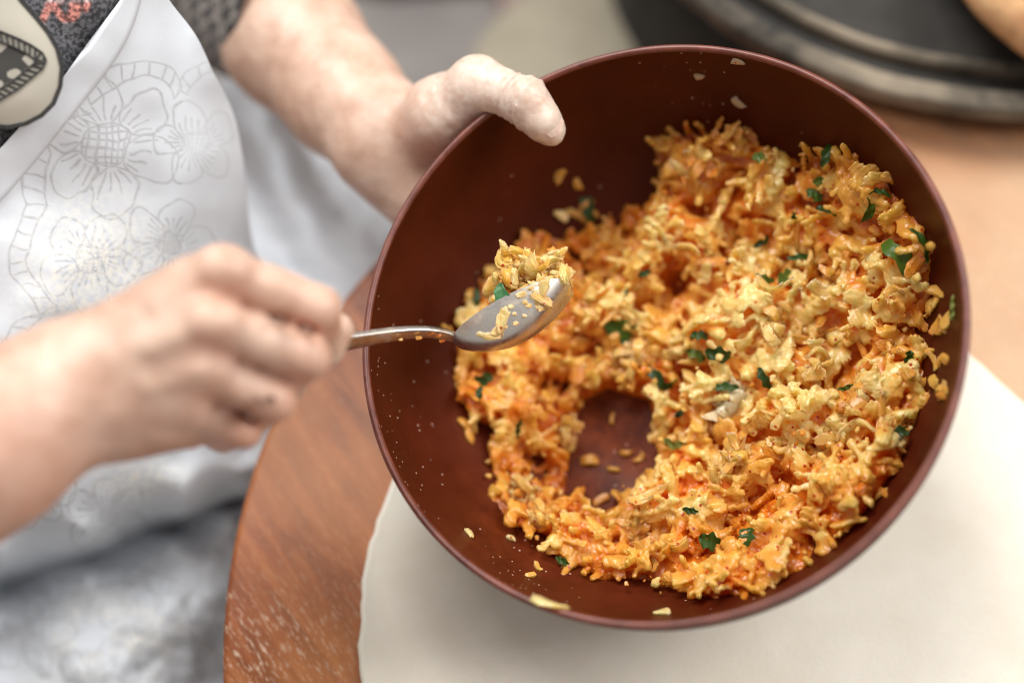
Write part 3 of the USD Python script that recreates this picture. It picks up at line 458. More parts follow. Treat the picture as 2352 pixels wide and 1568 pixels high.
def strap(path, wid, thk, wdir):
    path = np.asarray(path); tan = np.gradient(path, axis=0); tan /= np.linalg.norm(tan, axis=1)[:, None]; v = []
    for p, t, w_, h_ in zip(path, tan, wid, thk):
        wv = wdir - t * (wdir @ t); wv /= np.linalg.norm(wv); nv = np.cross(t, wv)
        for a in np.linspace(0, 2 * np.pi, 16, endpoint=False):
            ca, sa = math.cos(a), math.sin(a); e = .5
            v.append(p + wv * w_ / 2 * math.copysign(abs(ca) ** e, ca) + nv * h_ / 2 * math.copysign(abs(sa) ** e, sa))
    n = 16; m = len(path); v = np.array(v + [path[0], path[-1]]); f = []
    for i in range(m - 1):
        for j in range(n): a, b = i * n + j, i * n + (j + 1) % n; f += [[a, b, b + n], [a, b + n, a + n]]
    for j in range(n): f += [[(j + 1) % n, j, m * n], [(m - 1) * n + j, (m - 1) * n + (j + 1) % n, m * n + 1]]
    return trimesh.Trimesh(v, np.array(f), process=False)
hp = spline([(1066, 786, .6575), (1035, 772, .655), (1000, 764, .650), (930, 764, .642), (850, 776, .632), (780, 789, .622), (690, 815, .608), (600, 842, .594), (540, 858, .586)], 60)
path = P(hp[:, 0], hp[:, 1], hp[:, 2]); k = np.linspace(0, 1, 60)
wid = np.interp(k, [0, .06, .15, .4, .7, 1], [.0062, .0060, .0062, .0082, .0105, .014]); thk = np.interp(k, [0, .1, .5, 1], [.0026, .0036, .0038, .0026])
tm = strap(path, wid, thk, WY); trimesh.repair.fix_normals(tm); obj('handle', tm, M['steel'], sp, smooth=40)
# what the spoon carries, and what sticks to its back
sf = thing('spoonful', 'pale yellow lump of potato lifted on the steel spoon with bits stuck below', 'food')
for _ in range(85):
    s_ = rng.uniform(.44, 1.0); c = S0 + LX * LEN * s_ + NZ * rng.uniform(-.003, .030) * (1 - abs(s_ - .70) * 1.6) + WY * rng.uniform(-.010, .012); L = rng.uniform(.006, .0115)
    m_ = place(shred(L, L * rng.uniform(.4, .75), rng.uniform(.0025, .004), rng.normal(0, .3), 3, .28), c, NZ, .6); obj('potato_shred', m_, M['potato'], sf, tint=np.repeat(tinted(rng.uniform(.45, 1.05), L)[None], len(m_[0]), 0))
def on_back(X, Y):
    o = P(X, Y, .6) - CP; return trimesh.proximity.closest_point(SB, [P(X, Y, .628)])[0][0]
SB = trimesh.Trimesh(*spoon_bowl(), process=False)
BACK = -NZ * .75 - D * .65
for X, Y, L, W, ang in [(1285, 690, 50, 28, -35), (1300, 715, 36, 26, 20), (1276, 655, 50, 26, 60), (1150, 745, 54, 22, 78), (1140, 785, 30, 24, 0), (1118, 812, 44, 14, -5), (1090, 806, 30, 10, -20), (1205, 668, 22, 12, 20), (1230, 700, 14, 9, 0), (1200, 760, 12, 8, 0), (1235, 650, 16, 8, 30), (1250, 662, 12, 8, 30), (1215, 690, 11, 8, 10), (1175, 700, 12, 8, 0), (1225, 735, 10, 7, 0), (1190, 725, 9, 7, 0), (1265, 700, 12, 9, 0), (1165, 770, 10, 7, 0)]:
    c = on_back(X, Y); s_ = KW * .65 / 2352; m_ = lay(shred(L * s_, W * s_, .0016 if L > 30 else .001, 0, 3, .32), c + BACK * .0006, ang, rng.normal(0, .2), rng.normal(0, .2)); obj('stuck_crumb', m_, M['potato'], sf, tint=np.repeat(tinted(rng.uniform(.75, 1.1), L)[None], len(m_[0]), 0))
for X, Y, L in [(962, 776, 15), (985, 764, 24), (1004, 770, 18), (920, 780, 10), (1015, 783, 14)]:
    j = np.argmin(np.hypot(hp[:, 0] - X, hp[:, 1] - Y)); s_ = KW * .65 / 2352; m_ = lay(shred(L * s_, L * s_ * .55, .0009, 0, 2), P(X, Y, hp[j, 2] - .0021), 5, 0, 0); obj('stuck_crumb', m_, M['potato'], sf, tint=np.repeat((tinted(rng.uniform(.2, .8), L) if (X % 2 == 0 and X != 1004) else DEEP * 1.1)[None], len(m_[0]), 0))
m_ = lay(leaf(.0172, .0072, -.8), P(1152, 688, .646), -82, .2, 0); tag(obj('parsley_leaf', m_, M['parsley'], sf, tint=np.repeat(np.array([.05, .17, .06])[None], len(m_[0]), 0)), 'parsley scrap hung over the edge of the spoon')

# ------------------------------------------------------------------ person: body as one surface grown round its bones (camera-aligned grid: right, up, depth)
def Q(px, py, t): return np.array([(px - 1176) / 2352 * KW * t, (784 - py) / 2352 * KW * t, t])
H = .0019; lo = np.array([-.52, -.245, .485]); hi = np.array([.06, .30, .98]); dims = np.ceil((hi - lo) / H).astype(int)
F = np.full(dims, .05, np.float32)
def bone(a, b, ra, rb, k=.006, sq=None):
    """Adds a tapered bone; sq = (axis, factor) squashes the section along that direction."""
    a, b = np.asarray(a, float), np.asarray(b, float); m = max(ra, rb) * (1.0 if sq is None else max(1, 1 / sq[1])) + .02
    i0 = np.maximum(((np.minimum(a, b) - m - lo) / H).astype(int), 0); i1 = np.minimum(((np.maximum(a, b) + m - lo) / H).astype(int) + 1, dims)
    if (i1 <= i0).any(): return
    g = np.stack(np.meshgrid(*[np.arange(i0[c], i1[c]) * H + lo[c] for c in range(3)], indexing='ij'), -1).astype(np.float32)
    ba = (b - a).astype(np.float32); pa = g - a.astype(np.float32); hcl = np.clip(pa @ ba / max(float(ba @ ba), 1e-12), 0, 1); dv = pa - hcl[..., None] * ba
    if sq is not None:
        ax = np.asarray(sq[0], np.float32); ax /= np.linalg.norm(ax); dv = dv + (dv @ ax)[..., None] * ax * np.float32(sq[1] - 1)
    d = np.sqrt((dv * dv).sum(-1)) - (ra + (rb - ra) * hcl); s = F[i0[0]:i1[0], i0[1]:i1[1], i0[2]:i1[2]]
    hh = np.clip(k - np.abs(s - d), 0, None) / k; np.minimum(s, d, out=s); s -= hh * hh * k * .25
mm = .001
# right arm and hand
wr = Q(165, 898, .556)
bone(Q(-330, 1200, .54), Q(-40, 1015, .545), 37 * mm, 33 * mm, .01); bone(Q(-40, 1015, .545), wr, 33.5 * mm, 26 * mm, .012)
bone(Q(-330, 1200, .54), np.array([-.43, .02, .66]), 40 * mm, 46 * mm, .02)
bone(wr, Q(290, 875, .556), 26 * mm, 25 * mm, .012, ((0, 0, 1), 1.25))
mcp = [Q(512, 622, .547), Q(487, 742, .541), Q(470, 850, .547), Q(428, 935, .556)]
wb = [Q(225, 800, .554), Q(225, 860, .55), Q(225, 920, .552), Q(220, 975, .558)]
for a, b, r in zip(wb, mcp, [13.5, 13, 12.5, 11.5]): bone(a, b, r * mm, r * .74 * mm, .008)
for a, b in zip(wb, mcp): bone(a + [0, 0, .016], b + [-.006, 0, .018], 13 * mm, 10 * mm, .014)     # palm
pip = [Q(730, 706, .560), Q(703, 818, .556), Q(628, 918, .559), Q(556, 984, .565)]
dip = [Q(748, 800, .590), Q(662, 878, .584), Q(585, 955, .585), Q(512, 1003, .586)]
tip = [Q(665, 832, .605), Q(570, 872, .599), Q(500, 935, .598), Q(440, 975, .596)]
for a, b, c, e, r in zip(mcp, pip, dip, tip, [8.6, 8.5, 8.0, 7.0]):
    bone(a, b, (r + 1.0) * mm, (r - .5) * mm, .0028); bone(a * .5 + b * .5, b, (r + .3) * mm, r * mm, .002); bone(b, c, r * mm, (r - .9) * mm, .002); bone(c, e, (r - .9) * mm, (r - 2.0) * mm, .002)
for a, r in zip(mcp, [8.2, 8.2, 7.2, 6]):               # knuckle heads and tendons
    bone(a + [-.001, .001, -.0068], a + [.005, .000, -.0042], r * mm, r * .9 * mm, .004)
for a, b in zip(wb, mcp): bone(a * .45 + b * .55 + [0, 0, -.0122], b + [0, .001, -.0090], 3.0 * mm, 4.4 * mm, .004)
for p_, r in zip(pip, [7.6, 7.5, 7.0, 6]): bone(p_ + [.001, 0, -.002], p_ + [.002, -.001, -.001], r * mm, r * mm, .003)
for i_ in range(3):
    for k_, dz in ((0, .005), (.35, .0085), (.7, .0095), (.92, .0095)):
        bone(mcp[i_] * (1 - k_) + pip[i_] * k_ + [0, 0, dz], mcp[i_ + 1] * (1 - k_) + pip[i_ + 1] * k_ + [0, 0, dz], 7 * mm, 6.5 * mm, .004)
    for k_ in (.25, .5, .75): bone(wb[i_] * (1 - k_) + mcp[i_] * k_ + [0, 0, .002], wb[i_ + 1] * (1 - k_) + mcp[i_ + 1] * k_ + [0, 0, .002], 11 * mm, 11 * mm, .008)
tb_ = [Q(250, 790, .580), Q(430, 690, .592), Q(640, 715, .594), Q(776, 757, .592)]
bone(tb_[0], tb_[1], 14 * mm, 12 * mm, .012); bone(tb_[1], tb_[2], 11 * mm, 9.5 * mm, .006); bone(tb_[2], tb_[3], 9.5 * mm, 7.0 * mm, .003)
bone(tb_[1], mcp[0] + [0, 0, .014], 10 * mm, 8 * mm, .010)                                            # web of the thumb
bone(Q(300, 960, .566), Q(430, 958, .573), 14 * mm, 12 * mm, .010)                                     # heel of the hand
# left arm: forearm, wrist, hand round the bowl
el = Q(560, -40, .815)
bone(Q(505, -95, .84), Q(676, 96, .792), 41 * mm, 37.5 * mm, .01); bone(Q(676, 96, .792), Q(790, 222, .765), 37.5 * mm, 31.5 * mm, .01); bone(Q(790, 222, .765), Q(880, 318, .742), 31.5 * mm, 26.5 * mm, .01)
bone(Q(505, -95, .84), np.array([-.36, .25, .86]), 42 * mm, 50 * mm, .02)
wl = Q(880, 318, .742)
def OB(ang, r, off):
    """A point off the outside of the bowl: ang round its axis in degrees, at radius r."""
    a = math.radians(ang); s_ = math.asin(min((r - .047) / (BR + .0018 - .047), 1)); w_ = .001 + (DEP + .0035) * math.cos(s_); rad = np.array([math.cos(a), math.sin(a)])
    nr_, nw_ = math.sin(s_) / (BR - .045), math.cos(s_) / (DEP + .0035); L_ = math.hypot(nr_, nw_); r2 = r + off * nr_ / L_; w2 = w_ + off * nw_ / L_
    p = BO + r2 * (rad[0] * BA + rad[1] * BB) - w2 * BN - CP; return np.array([p @ RT, p @ UP, p @ D])
mcl = [OB(127, .130, .0145), OB(136, .130, .0145), OB(143.5, .127, .014), OB(149, .121, .013)]
for b_, r, wof in zip(mcl, [13, 13, 12.5, 11.5], [(.010, .010), (.004, .003), (-.003, -.004), (-.008, -.010)]):
    bone(wl + [wof[0] * .6, wof[1], .0], b_, (r + 3) * mm, r * mm, .016)
for k_, (ang, da) in enumerate([(126, -16), (136, -9), (146, 0), (156, 10)]):
    pts_ = [mcl[k_], OB(ang + da * .35, .112, .0095), OB(ang + da * .75, .082, .009), OB(ang + da, .060, .0085)]
    for a, b, r in zip(pts_[:-1], pts_[1:], [10.5, 9.4, 8.6]): bone(a, b, r * mm, (r - .9) * mm, .004)
th_ = [Q(945, 335, .728), Q(1012, 262, .706), Q(1092, 203, .690), Q(1150, 208, .680), Q(1204, 234, .672), Q(1243, 276, .672), Q(1266, 303, .675)]
for a, b, r0, r1 in zip(th_[:-1], th_[1:], [18.5, 14.8, 11.9, 9.7, 9.4, 8.5], [14.8, 12.1, 9.7, 9.4, 8.6, 6.8]): bone(a, b, r0 * mm, r1 * mm, .006)
bone(th_[2] + [.0, .003, -.002], th_[2] + [.002, .004, -.001], 10.8 * mm, 10.8 * mm, .008); bone(th_[4] + [.001, .002, -.003], th_[4] + [.002, .001, -.003], 9.0 * mm, 9.0 * mm, .004)
bone(th_[1], mcl[0], 14 * mm, 13 * mm, .016); bone(Q(930, 385, .738), mcl[2], 14 * mm, 12 * mm, .016)
# trunk, wholly behind the clothes
bone(np.array([-.34, -.14, .93]), np.array([-.37, .06, .86]), 85 * mm, 90 * mm, .03); bone(np.array([-.37, .06, .86]), np.array([-.40, .24, .80]), 90 * mm, 80 * mm, .03)
bone(np.array([-.40, .24, .80]), np.array([-.36, .25, .86]), 60 * mm, 55 * mm, .03); bone(np.array([-.40, .2, .78]), np.array([-.43, .02, .66]), 55 * mm, 46 * mm, .03)
v, f = surface_nets(F, lo, H); del F
f = f[:, ::-1]                                             # right, up, depth is a left-handed frame
body = trimesh.Trimesh(v, f, process=False); comps = trimesh.graph.connected_component_labels(body.face_adjacency, node_count=len(f)); big = np.bincount(comps).argmax(); body.update_faces(comps == big); body.remove_unreferenced_vertices()
trimesh.smoothing.filter_taubin(body, iterations=6)
v = np.array(body.vertices); f = np.array(body.faces)
# skin folds on the thumb and the wrists
def crease(v, p0, axis, width, depth, normals):
    d = (v - p0) @ (axis / np.linalg.norm(axis)); near = np.exp(-((np.linalg.norm(v - p0, axis=1)) / .016) ** 4); return v - normals * (np.exp(-(d / width) ** 2) * near * depth)[:, None]
nrm = np.array(body.vertex_normals)
ax_ = th_[4] - th_[3]
for s_ in (-.009, -.005, -.001, .003): v = crease(v, th_[4] + ax_ / np.linalg.norm(ax_) * s_, ax_ + np.array([0, 0, .002]), .0010, .0013, nrm)
for s_ in (.2, .5): v = crease(v, th_[1] * (1 - s_) + th_[2] * s_, th_[2] - th_[1], .0014, .0012, nrm)
v = v + nrm * ((meshkit.fbm(v * 140, 2, 8) - .5) * .0009)[:, None]
wv = CP + v[:, :1] * RT + v[:, 1:2] * UP + v[:, 2:3] * D; px, py, t = PX(wv)
dth = np.min([np.linalg.norm(v - (a * (1 - s_) + b * s_), axis=1) for a, b in zip(th_[2:-1], th_[3:]) for s_ in (0, .5, 1)], axis=0)
flour = np.clip(1.35 - dth / .030, 0, 1) * .62 + np.clip(1 - np.hypot(px - 1060, py - 240) / 170, 0, 1) * .35 * (px > 800) + .08
red = np.zeros(len(v))
for p_ in pip + mcp[:3]: red += .5 * np.exp(-(np.linalg.norm(v - p_ - [0, -.003, 0], axis=1) / .011) ** 2)
red += .8 * np.exp(-((np.linalg.norm(v - th_[1] - [-.002, -.012, 0], axis=1)) / .016) ** 2) + .35 * (px < 700) * np.clip((py - 850) / 200, 0, 1)
person = thing('person', 'person in a white flower-print apron and patterned dark dress stirring with a spoon', 'person')
obj('body', (wv, f), M['skin'], person, flour=np.clip(flour, 0, 1), red=np.clip(red, 0, .9))
# thumb nail, lying on the thumb
def nail(c, along, out, L, W, rad):
    along = along / np.linalg.norm(along); out = out - along * (out @ along); out /= np.linalg.norm(out); side = np.cross(along, out); s = np.linspace(-1, 1, 15); u = np.linspace(-1, 1, 11); S_, U_ = np.meshgrid(s, u, indexing='ij')
    wd = W / 2 * (1 - .25 * np.clip(-S_, 0, 1) ** 4 - .4 * np.clip(S_, 0, 1) ** 6); an = U_ * wd / rad
    top = c + (S_ * L / 2 * (1 - .12 * U_ ** 2))[..., None] * along + (rad * np.sin(an))[..., None] * side + (rad * (np.cos(an) - 1) - .0011 * S_ ** 2)[..., None] * out
    bot = top - out * .0007; k = 15 * 11; i, j = np.meshgrid(np.arange(14), np.arange(10), indexing='ij'); a = i * 11 + j; q = np.stack([a, a + 11, a + 12, a + 1], -1).reshape(-1, 4)
    loop = [i * 11 for i in range(15)] + [14 * 11 + j for j in range(1, 11)] + [i * 11 + 10 for i in range(13, -1, -1)] + [j for j in range(9, 0, -1)]; sd = np.array([[loop[i], loop[(i + 1) % len(loop)], loop[(i + 1) % len(loop)] + k, loop[i] + k] for i in range(len(loop))])
    allq = np.concatenate([q, q[:, ::-1] + k, sd]); tm = trimesh.Trimesh(np.concatenate([top.reshape(-1, 3), bot.reshape(-1, 3)]), np.concatenate([allq[:, [0, 1, 2]], allq[:, [0, 2, 3]]]), process=False); trimesh.repair.fix_normals(tm); return tm
def toW(q): return CP + q[0] * RT + q[1] * UP + q[2] * D
al = toW(th_[6]) - toW(th_[4]); outn = -D * .95 + UP * .16 + RT * .22
al = toW(th_[6]) - toW(th_[5]); on_ = outn - al * (outn @ al) / (al @ al); on_ /= np.linalg.norm(on_); hit = toW(th_[5]) * .72 + toW(th_[6]) * .28 + on_ * .0092
obj('thumb_nail', nail(hit, al, outn, .0135, .0125, .0092), M['nail'], person, smooth=40)

# ------------------------------------------------------------------ clothes: sheets through measured points
def sheet(poly, ctrl, step=3.0, thick=.0012, fn=None, smoothing=1e-5):
    poly = sg.Polygon(poly); x0, y0, x1, y1 = poly.bounds; xs = np.arange(x0 - step, x1 + 2 * step, step); ys = np.arange(y0 - step, y1 + 2 * step, step); X, Y = np.meshgrid(xs, ys, indexing='ij'); sh = X.shape; X, Y = X.ravel(), Y.ravel()
    ins = shapely.contains_xy(poly, X, Y); idx = np.arange(len(X)).reshape(sh); q = np.stack([idx[:-1, :-1], idx[:-1, 1:], idx[1:, 1:], idx[1:, :-1]], -1).reshape(-1, 4); q = q[ins[q].any(1)]
    used = np.unique(q); out = used[~ins[used]]; rg = poly.exterior; dd = shapely.line_locate_point(rg, shapely.points(X[out], Y[out])); pb = shapely.line_interpolate_point(rg, dd); X[out], Y[out] = shapely.get_x(pb), shapely.get_y(pb)
    re = np.full(len(X), -1); re[used] = np.arange(len(used)); q = re[q]; X, Y = X[used], Y[used]; ctrl = np.asarray(ctrl, float)
    T = RBFInterpolator(ctrl[:, :2] / 1000, ctrl[:, 2], kernel='thin_plate_spline', smoothing=smoothing)(np.c_[X, Y] / 1000)
    if fn is not None: T = T + fn(X, Y)
    top = P(X, Y, T); bot = P(X, Y, T + thick); k = len(X)
    e = np.concatenate([q[:, [0, 1]], q[:, [1, 2]], q[:, [2, 3]], q[:, [3, 0]]]); key = set(map(tuple, e)); be = np.array([(a, b) for a, b in key if (b, a) not in key])
    sd = np.stack([be[:, 1], be[:, 0], be[:, 0] + k, be[:, 1] + k], 1); allq = np.concatenate([q, q[:, ::-1] + k, sd]); f = np.concatenate([allq[:, [0, 1, 2]], allq[:, [0, 2, 3]]])
    return (np.concatenate([top, bot]), f), np.r_[X, X], np.r_[Y, Y]
def seg_dist(X, Y, lines, step=1.5):
    pts = []
    for ln in lines: pts.append(np.array(sg.LineString(ln).segmentize(step).coords))
    return cKDTree(np.concatenate(pts)).query(np.c_[X, Y])[0]
# the print: flower heads, petals, stamens and ladder-like scalloped bands, drawn as lines on the cloth
def arc(pts, n=40): return spline(np.asarray(pts, float), n)
def flower(cx, cy, r, rot, npet=6, sq=1.0):
    ls = []
    for i in range(npet):
        a0 = rot + i * 2 * np.pi / npet; hw = np.pi / npet * .84; r = r * rng.uniform(.9, 1.06); c = lambda rr, aa: (cx + rr * math.cos(aa), cy + rr * sq * math.sin(aa))
        ls.append(arc([c(r * .32, a0 - hw * .7), c(r * .75, a0 - hw * 1.0), c(r * .98, a0 - hw * .5), c(r * 1.04, a0), c(r * .98, a0 + hw * .5), c(r * .75, a0 + hw * 1.0), c(r * .32, a0 + hw * .7)]))
        for da in (-.32, -.1, .12, .33): ls.append([c(r * .38, a0 + da), c(r * rng.uniform(.58, .72), a0 + da * 1.15)])
    ls.append([(cx + r * .3 * math.cos(a), cy + r * sq * .3 * math.sin(a)) for a in np.linspace(0, 2 * np.pi, 40)])
    for k in np.linspace(-.24, .24, 6):
        w_ = math.sqrt(max(.3 ** 2 - k * k, 0)); ls += [[(cx + k * r, cy - w_ * r * sq), (cx + k * r, cy + w_ * r * sq)], [(cx - w_ * r, cy + k * r * sq), (cx + w_ * r, cy + k * r * sq)]]
    return ls
def ladder(outer, inner, n):
    o, i = arc(outer, 60), arc(inner, 60); ls = [o, i]
    for k in np.linspace(0, 59, n).astype(int): ls.append([o[k], i[k]])
    return ls
LN = flower(243, 332, 158, .35, 6, .98)
LN += ladder([(180, 235), (100, 275), (60, 360), (52, 420), (62, 470)], [(208, 258), (140, 290), (105, 360), (96, 420), (100, 478)], 9)
LN += ladder([(190, 200), (245, 165), (330, 140), (400, 160), (428, 196)], [(215, 232), (268, 200), (330, 182), (380, 198), (402, 230)], 9)
LN += ladder([(420, 200), (440, 160), (480, 142), (510, 160)], [(436, 218), (460, 185), (485, 172), (505, 186)], 5)
LN += ladder([(62, 470), (30, 540), (25, 610), (60, 680), (90, 720)], [(100, 478), (70, 545), (64, 605), (92, 665), (130, 700)], 9)
LN += ladder([(90, 720), (40, 745), (5, 790), (-40, 800)], [(130, 700), (60, 780), (25, 830), (-30, 850)], 6)
LN += flower(205, 600, 118, .2, 5) + flower(448, 330, 92, .7, 5) + flower(385, 560, 120, 0, 5) + flower(30, 930, 110, .5, 6)
LN += flower(250, 1180, 90, .4, 6) + flower(90, 1130, 90, 0, 6)
HEM = [tuple(p) for p in arc([(330, -60), (318, 20), (280, 112), (222, 195), (160, 272), (60, 395), (-60, 520)], 60)]; HEM2 = [(300, -60), (270, 8), (200, 108), (130, 180)]
BIB = [(305, -60), (291, -20), (262, 20), (205, 95), (140, 185), (0, 342), (-110, 460)]
AP = BIB[::-1] + [(360, -60), (388, 0), (450, 82), (492, 190), (528, 236), (552, 330), (566, 430), (575, 560), (640, 700), (690, 860), (690, 960), (640, 1080), (600, 1140), (420, 1210), (200, 1262), (0, 1300), (-110, 1320)]
AC = [(-110, 470, .585), (0, 342, .590), (140, 185, .600), (262, 20, .612), (300, -60, .62), (100, 450, .640), (250, 300, .650), (330, 100, .650), (390, 10, .668), (440, 85, .676), (485, 190, .690), (400, 200, .672), (400, 330, .678), (350, 450, .680), (520, 240, .712), (548, 330, .728), (500, 350, .700), (562, 430, .742), (500, 480, .712), (575, 560, .760), (200, 600, .660), (0, 600, .630), (-110, 600, .615), (350, 650, .69), (480, 700, .72), (640, 700, .775), (-110, 900, .640), (0, 850, .652), (200, 900, .685), (400, 900, .71), (690, 860, .785), (690, 960, .785), (0, 1100, .690), (200, 1060, .700), (400, 1060, .725), (560, 1040, .752), (640, 1080, .768), (0, 1230, .712), (200, 1180, .714), (400, 1140, .735), (0, 1275, .708), (200, 1232, .716), (420, 1165, .742), (560, 1118, .764), (0, 1310, .765), (200, 1258, .77), (420, 1184, .785), (0, 1392, .87), (200, 1318, .87), (420, 1215, .86), (560, 1155, .83), (605, 1135, .80), (-110, 1430, .815), (-110, 1290, .70)]
def hemstep(X, Y):
    L1 = np.array(sg.LineString(HEM).segmentize(2).coords); tr = cKDTree(L1); d, i = tr.query(np.c_[X, Y]); tn = np.gradient(L1, axis=0)[i]; side = np.sign(tn[:, 0] * (Y - L1[i, 1]) - tn[:, 1] * (X - L1[i, 0])) * d
    d2 = seg_dist(X, Y, [HEM2]); wr_ = (meshkit.fbm(np.c_[X, Y, 0 * X] / 140., 2, 6) - .5) * .008
    return -.0016 / (1 + np.exp(-side / 2.2)) + .0012 * np.exp(-(d2 / 5) ** 2) + wr_ + .0006 * np.exp(-(side / 3.) ** 2)
near_ = lambda c: [(x, y, t if t > .66 else .66 - (.66 - t) * .38) for x, y, t in c]
AP = BIB[::-1] + [tuple(p) for p in arc([(360, -60), (388, 0), (450, 82), (492, 170), (528, 240), (552, 330), (566, 430), (582, 560), (640, 700), (690, 860), (692, 960), (650, 1075), (605, 1135)], 80)] + [(560, 1155), (420, 1215), (200, 1318), (0, 1392), (-110, 1430)]
warp = lambda X, Y, a=16.: (X + a * (meshkit.fbm(np.c_[X, Y, 0 * X] / 60., 2, 21) - .5), Y + a * (meshkit.fbm(np.c_[X, Y, 0 * X] / 60., 2, 22) - .5))
(ms, X, Y) = sheet(AP, near_(AC), 2.6, fn=hemstep, smoothing=4e-4)
d = seg_dist(*warp(X, Y, 30.), LN); fade = .56 * np.clip(1 - .35 * ((X - 300) / 300 > .4), 0, 1)
d2 = seg_dist(X, Y, [HEM])
pr = np.exp(-(d / 2.6) ** 2) * fade * (.6 + .6 * meshkit.noise(np.c_[X, Y, 0 * X] / 9.)); L1 = np.array(sg.LineString(HEM).segmentize(2).coords)
tr = cKDTree(L1); dd, ii = tr.query(np.c_[X, Y]); tn = np.gradient(L1, axis=0)[ii]; sd_ = np.sign(tn[:, 0] * (Y - L1[ii, 1]) - tn[:, 1] * (X - L1[ii, 0])) * dd; pr = np.where(sd_ > 0, 0, pr); pr = np.maximum(pr, .55 * np.exp(-(d2 / 1.8) ** 2)) if sd_.max() > 0 else pr
fl = np.clip(1 - np.hypot((X - 210) / 230, (Y - 640) / 260), 0, 1) + .8 * np.clip(1 - np.hypot((X - 330) / 160, (Y - 1100) / 70), 0, 1)
obj('apron', ms, M['apron'], person, print=np.clip(pr, 0, 1), flour=np.clip(fl * 1.5, 0, 1))
# lap of the apron below the waist fold, going under the edge of the table
LP = [(-110, 1300), (0, 1290), (200, 1230), (420, 1150), (620, 1080), (690, 1000), (720, 1100), (640, 1300), (620, 1480), (640, 1640), (-110, 1640)]
LC = [(-110, 1300, .83), (0, 1290, .83), (200, 1230, .83), (420, 1150, .82), (620, 1080, .80), (690, 1000, .80), (0, 1362, .81), (0, 1392, .770), (200, 1290, .815), (200, 1318, .775), (400, 1222, .815), (400, 1244, .782), (530, 1165, .81), (530, 1180, .785), (0, 1440, .758), (200, 1370, .762), (400, 1290, .772), (540, 1220, .783), (100, 1450, .745), (300, 1420, .752), (450, 1380, .76), (530, 1300, .782), (640, 1300, .80), (500, 1450, .775), (620, 1480, .80), (-110, 1450, .735), (-110, 1640, .73), (100, 1600, .735), (300, 1600, .745), (480, 1600, .775), (640, 1640, .80), (720, 1100, .81)]
(ms, X, Y) = sheet(LP, LC, 3.2, fn=lambda X, Y: (meshkit.fbm(np.c_[X, Y, 0 * X] / 110., 3, 9) - .5) * .016)
LN2 = flower(330, 1440, 120, .3, 6) + flower(60, 1440, 110, .1, 6) + flower(470, 1560, 100, .6, 6) + flower(200, 1590, 100, 0, 6) + ladder([(110, 1340), (250, 1310), (400, 1330), (470, 1400)], [(120, 1372), (250, 1345), (380, 1365), (440, 1425)], 10)
d = seg_dist(*warp(X, Y, 34.), LN2); pr = np.exp(-(d / 3.0) ** 2) * .42 * (.5 + .7 * meshkit.noise(np.c_[X, Y, 0 * X] / 12.)); fl = np.clip(meshkit.fbm(np.c_[X, Y, 0 * X] / 70., 3, 12) * 3 - 1.45, 0, 1) * np.clip(1 - np.hypot((X - 260) / 260, (Y - 1480) / 200), 0, 1) * 2
obj('apron_lap', ms, M['apron'], person, print=pr, flour=np.clip(fl, 0, 1))
# skirt of the apron spread over the thigh behind the forearm
SP = [(500, 120), (560, 190), (650, 260), (760, 330), (900, 430), (1000, 500), (960, 620), (880, 740), (800, 860), (700, 980), (560, 980), (520, 600)]
SC = [(500, 120, .84), (560, 190, .835), (620, 260, .835), (700, 330, .83), (760, 330, .835), (900, 430, .835), (1000, 500, .835), (600, 400, .86), (640, 480, .868), (690, 560, .868), (730, 650, .86), (720, 430, .828), (800, 480, .822), (860, 560, .820), (800, 620, .835), (960, 620, .825), (880, 740, .835), (800, 860, .83), (700, 980, .82), (560, 980, .83), (520, 600, .86), (580, 300, .845), (660, 380, .842), (620, 700, .85), (680, 800, .83)]
SC = [(x, y, .805 + .115 * (860 - y) / 670 + (t - .835) * .6) for x, y, t in SC]
(ms, X, Y) = sheet(SP, SC, 4, fn=lambda X, Y: .007 * np.sin(((X - 640) * .82 - (Y - 400) * .57) / 22.) * np.exp(-((X - 660) / 75.) ** 2) + (meshkit.fbm(np.c_[X, Y, 0 * X] / 90., 3, 19) - .5) * .014)
obj('apron_skirt', ms, M['apron'], person, print=np.zeros(len(X)), flour=np.zeros(len(X)))
# dress: dark speckled knit above the bib, with a pink wading-bird print, and the patterned sleeve
DP = [(-120, -80), (372, -80), (372, 10), (330, 30), (290, 40), (200, 150), (60, 330), (-60, 470), (-120, 520)]
DC_ = [(-120, -80, .575), (100, -60, .585), (60, 20, .590), (150, 60, .6), (250, 0, .612), (0, 342, .602), (140, 190, .613), (262, 30, .628), (300, 0, .665), (340, 0, .70), (420, 60, .74), (500, 40, .77), (520, -80, .76), (350, -80, .70), (-60, 470, .60), (-120, 520, .60), (0, 150, .588)]
(ms, X, Y) = sheet(DP, near_(DC_), 2.6)
FLM = [arc([(112, -40), (118, 0), (135, 30), (150, 45), (170, 40), (178, 18), (168, -10), (150, -40)]), arc([(160, -40), (168, 10), (160, 42)]), [(120, 5), (100, 40), (92, 62)], [(128, -5), (112, 12)], arc([(196, -40), (202, 0), (196, 20)])]
d = seg_dist(X, Y, FLM); pk = np.exp(-(d / 9.) ** 4); body_ = np.exp(-(np.hypot((X - 135) / 24, (Y + 18) / 26)) ** 4); pk = np.maximum(pk, body_ * .9); gap = np.clip((X - 285) / 20, 0, 1)
base = np.array([.085, .085, .095])[None] * (1 - gap[:, None]) + np.array([.02, .02, .022])[None] * gap[:, None]; pkc = np.where((np.abs(Y - 30) < 22)[:, None], np.array([[.62, .24, .20]]), np.array([[.58, .40, .40]]))
obj('dress', ms, M['knit'], person, tint=base + (pkc - base) * (pk * .85)[:, None])
rows = []; tint = []
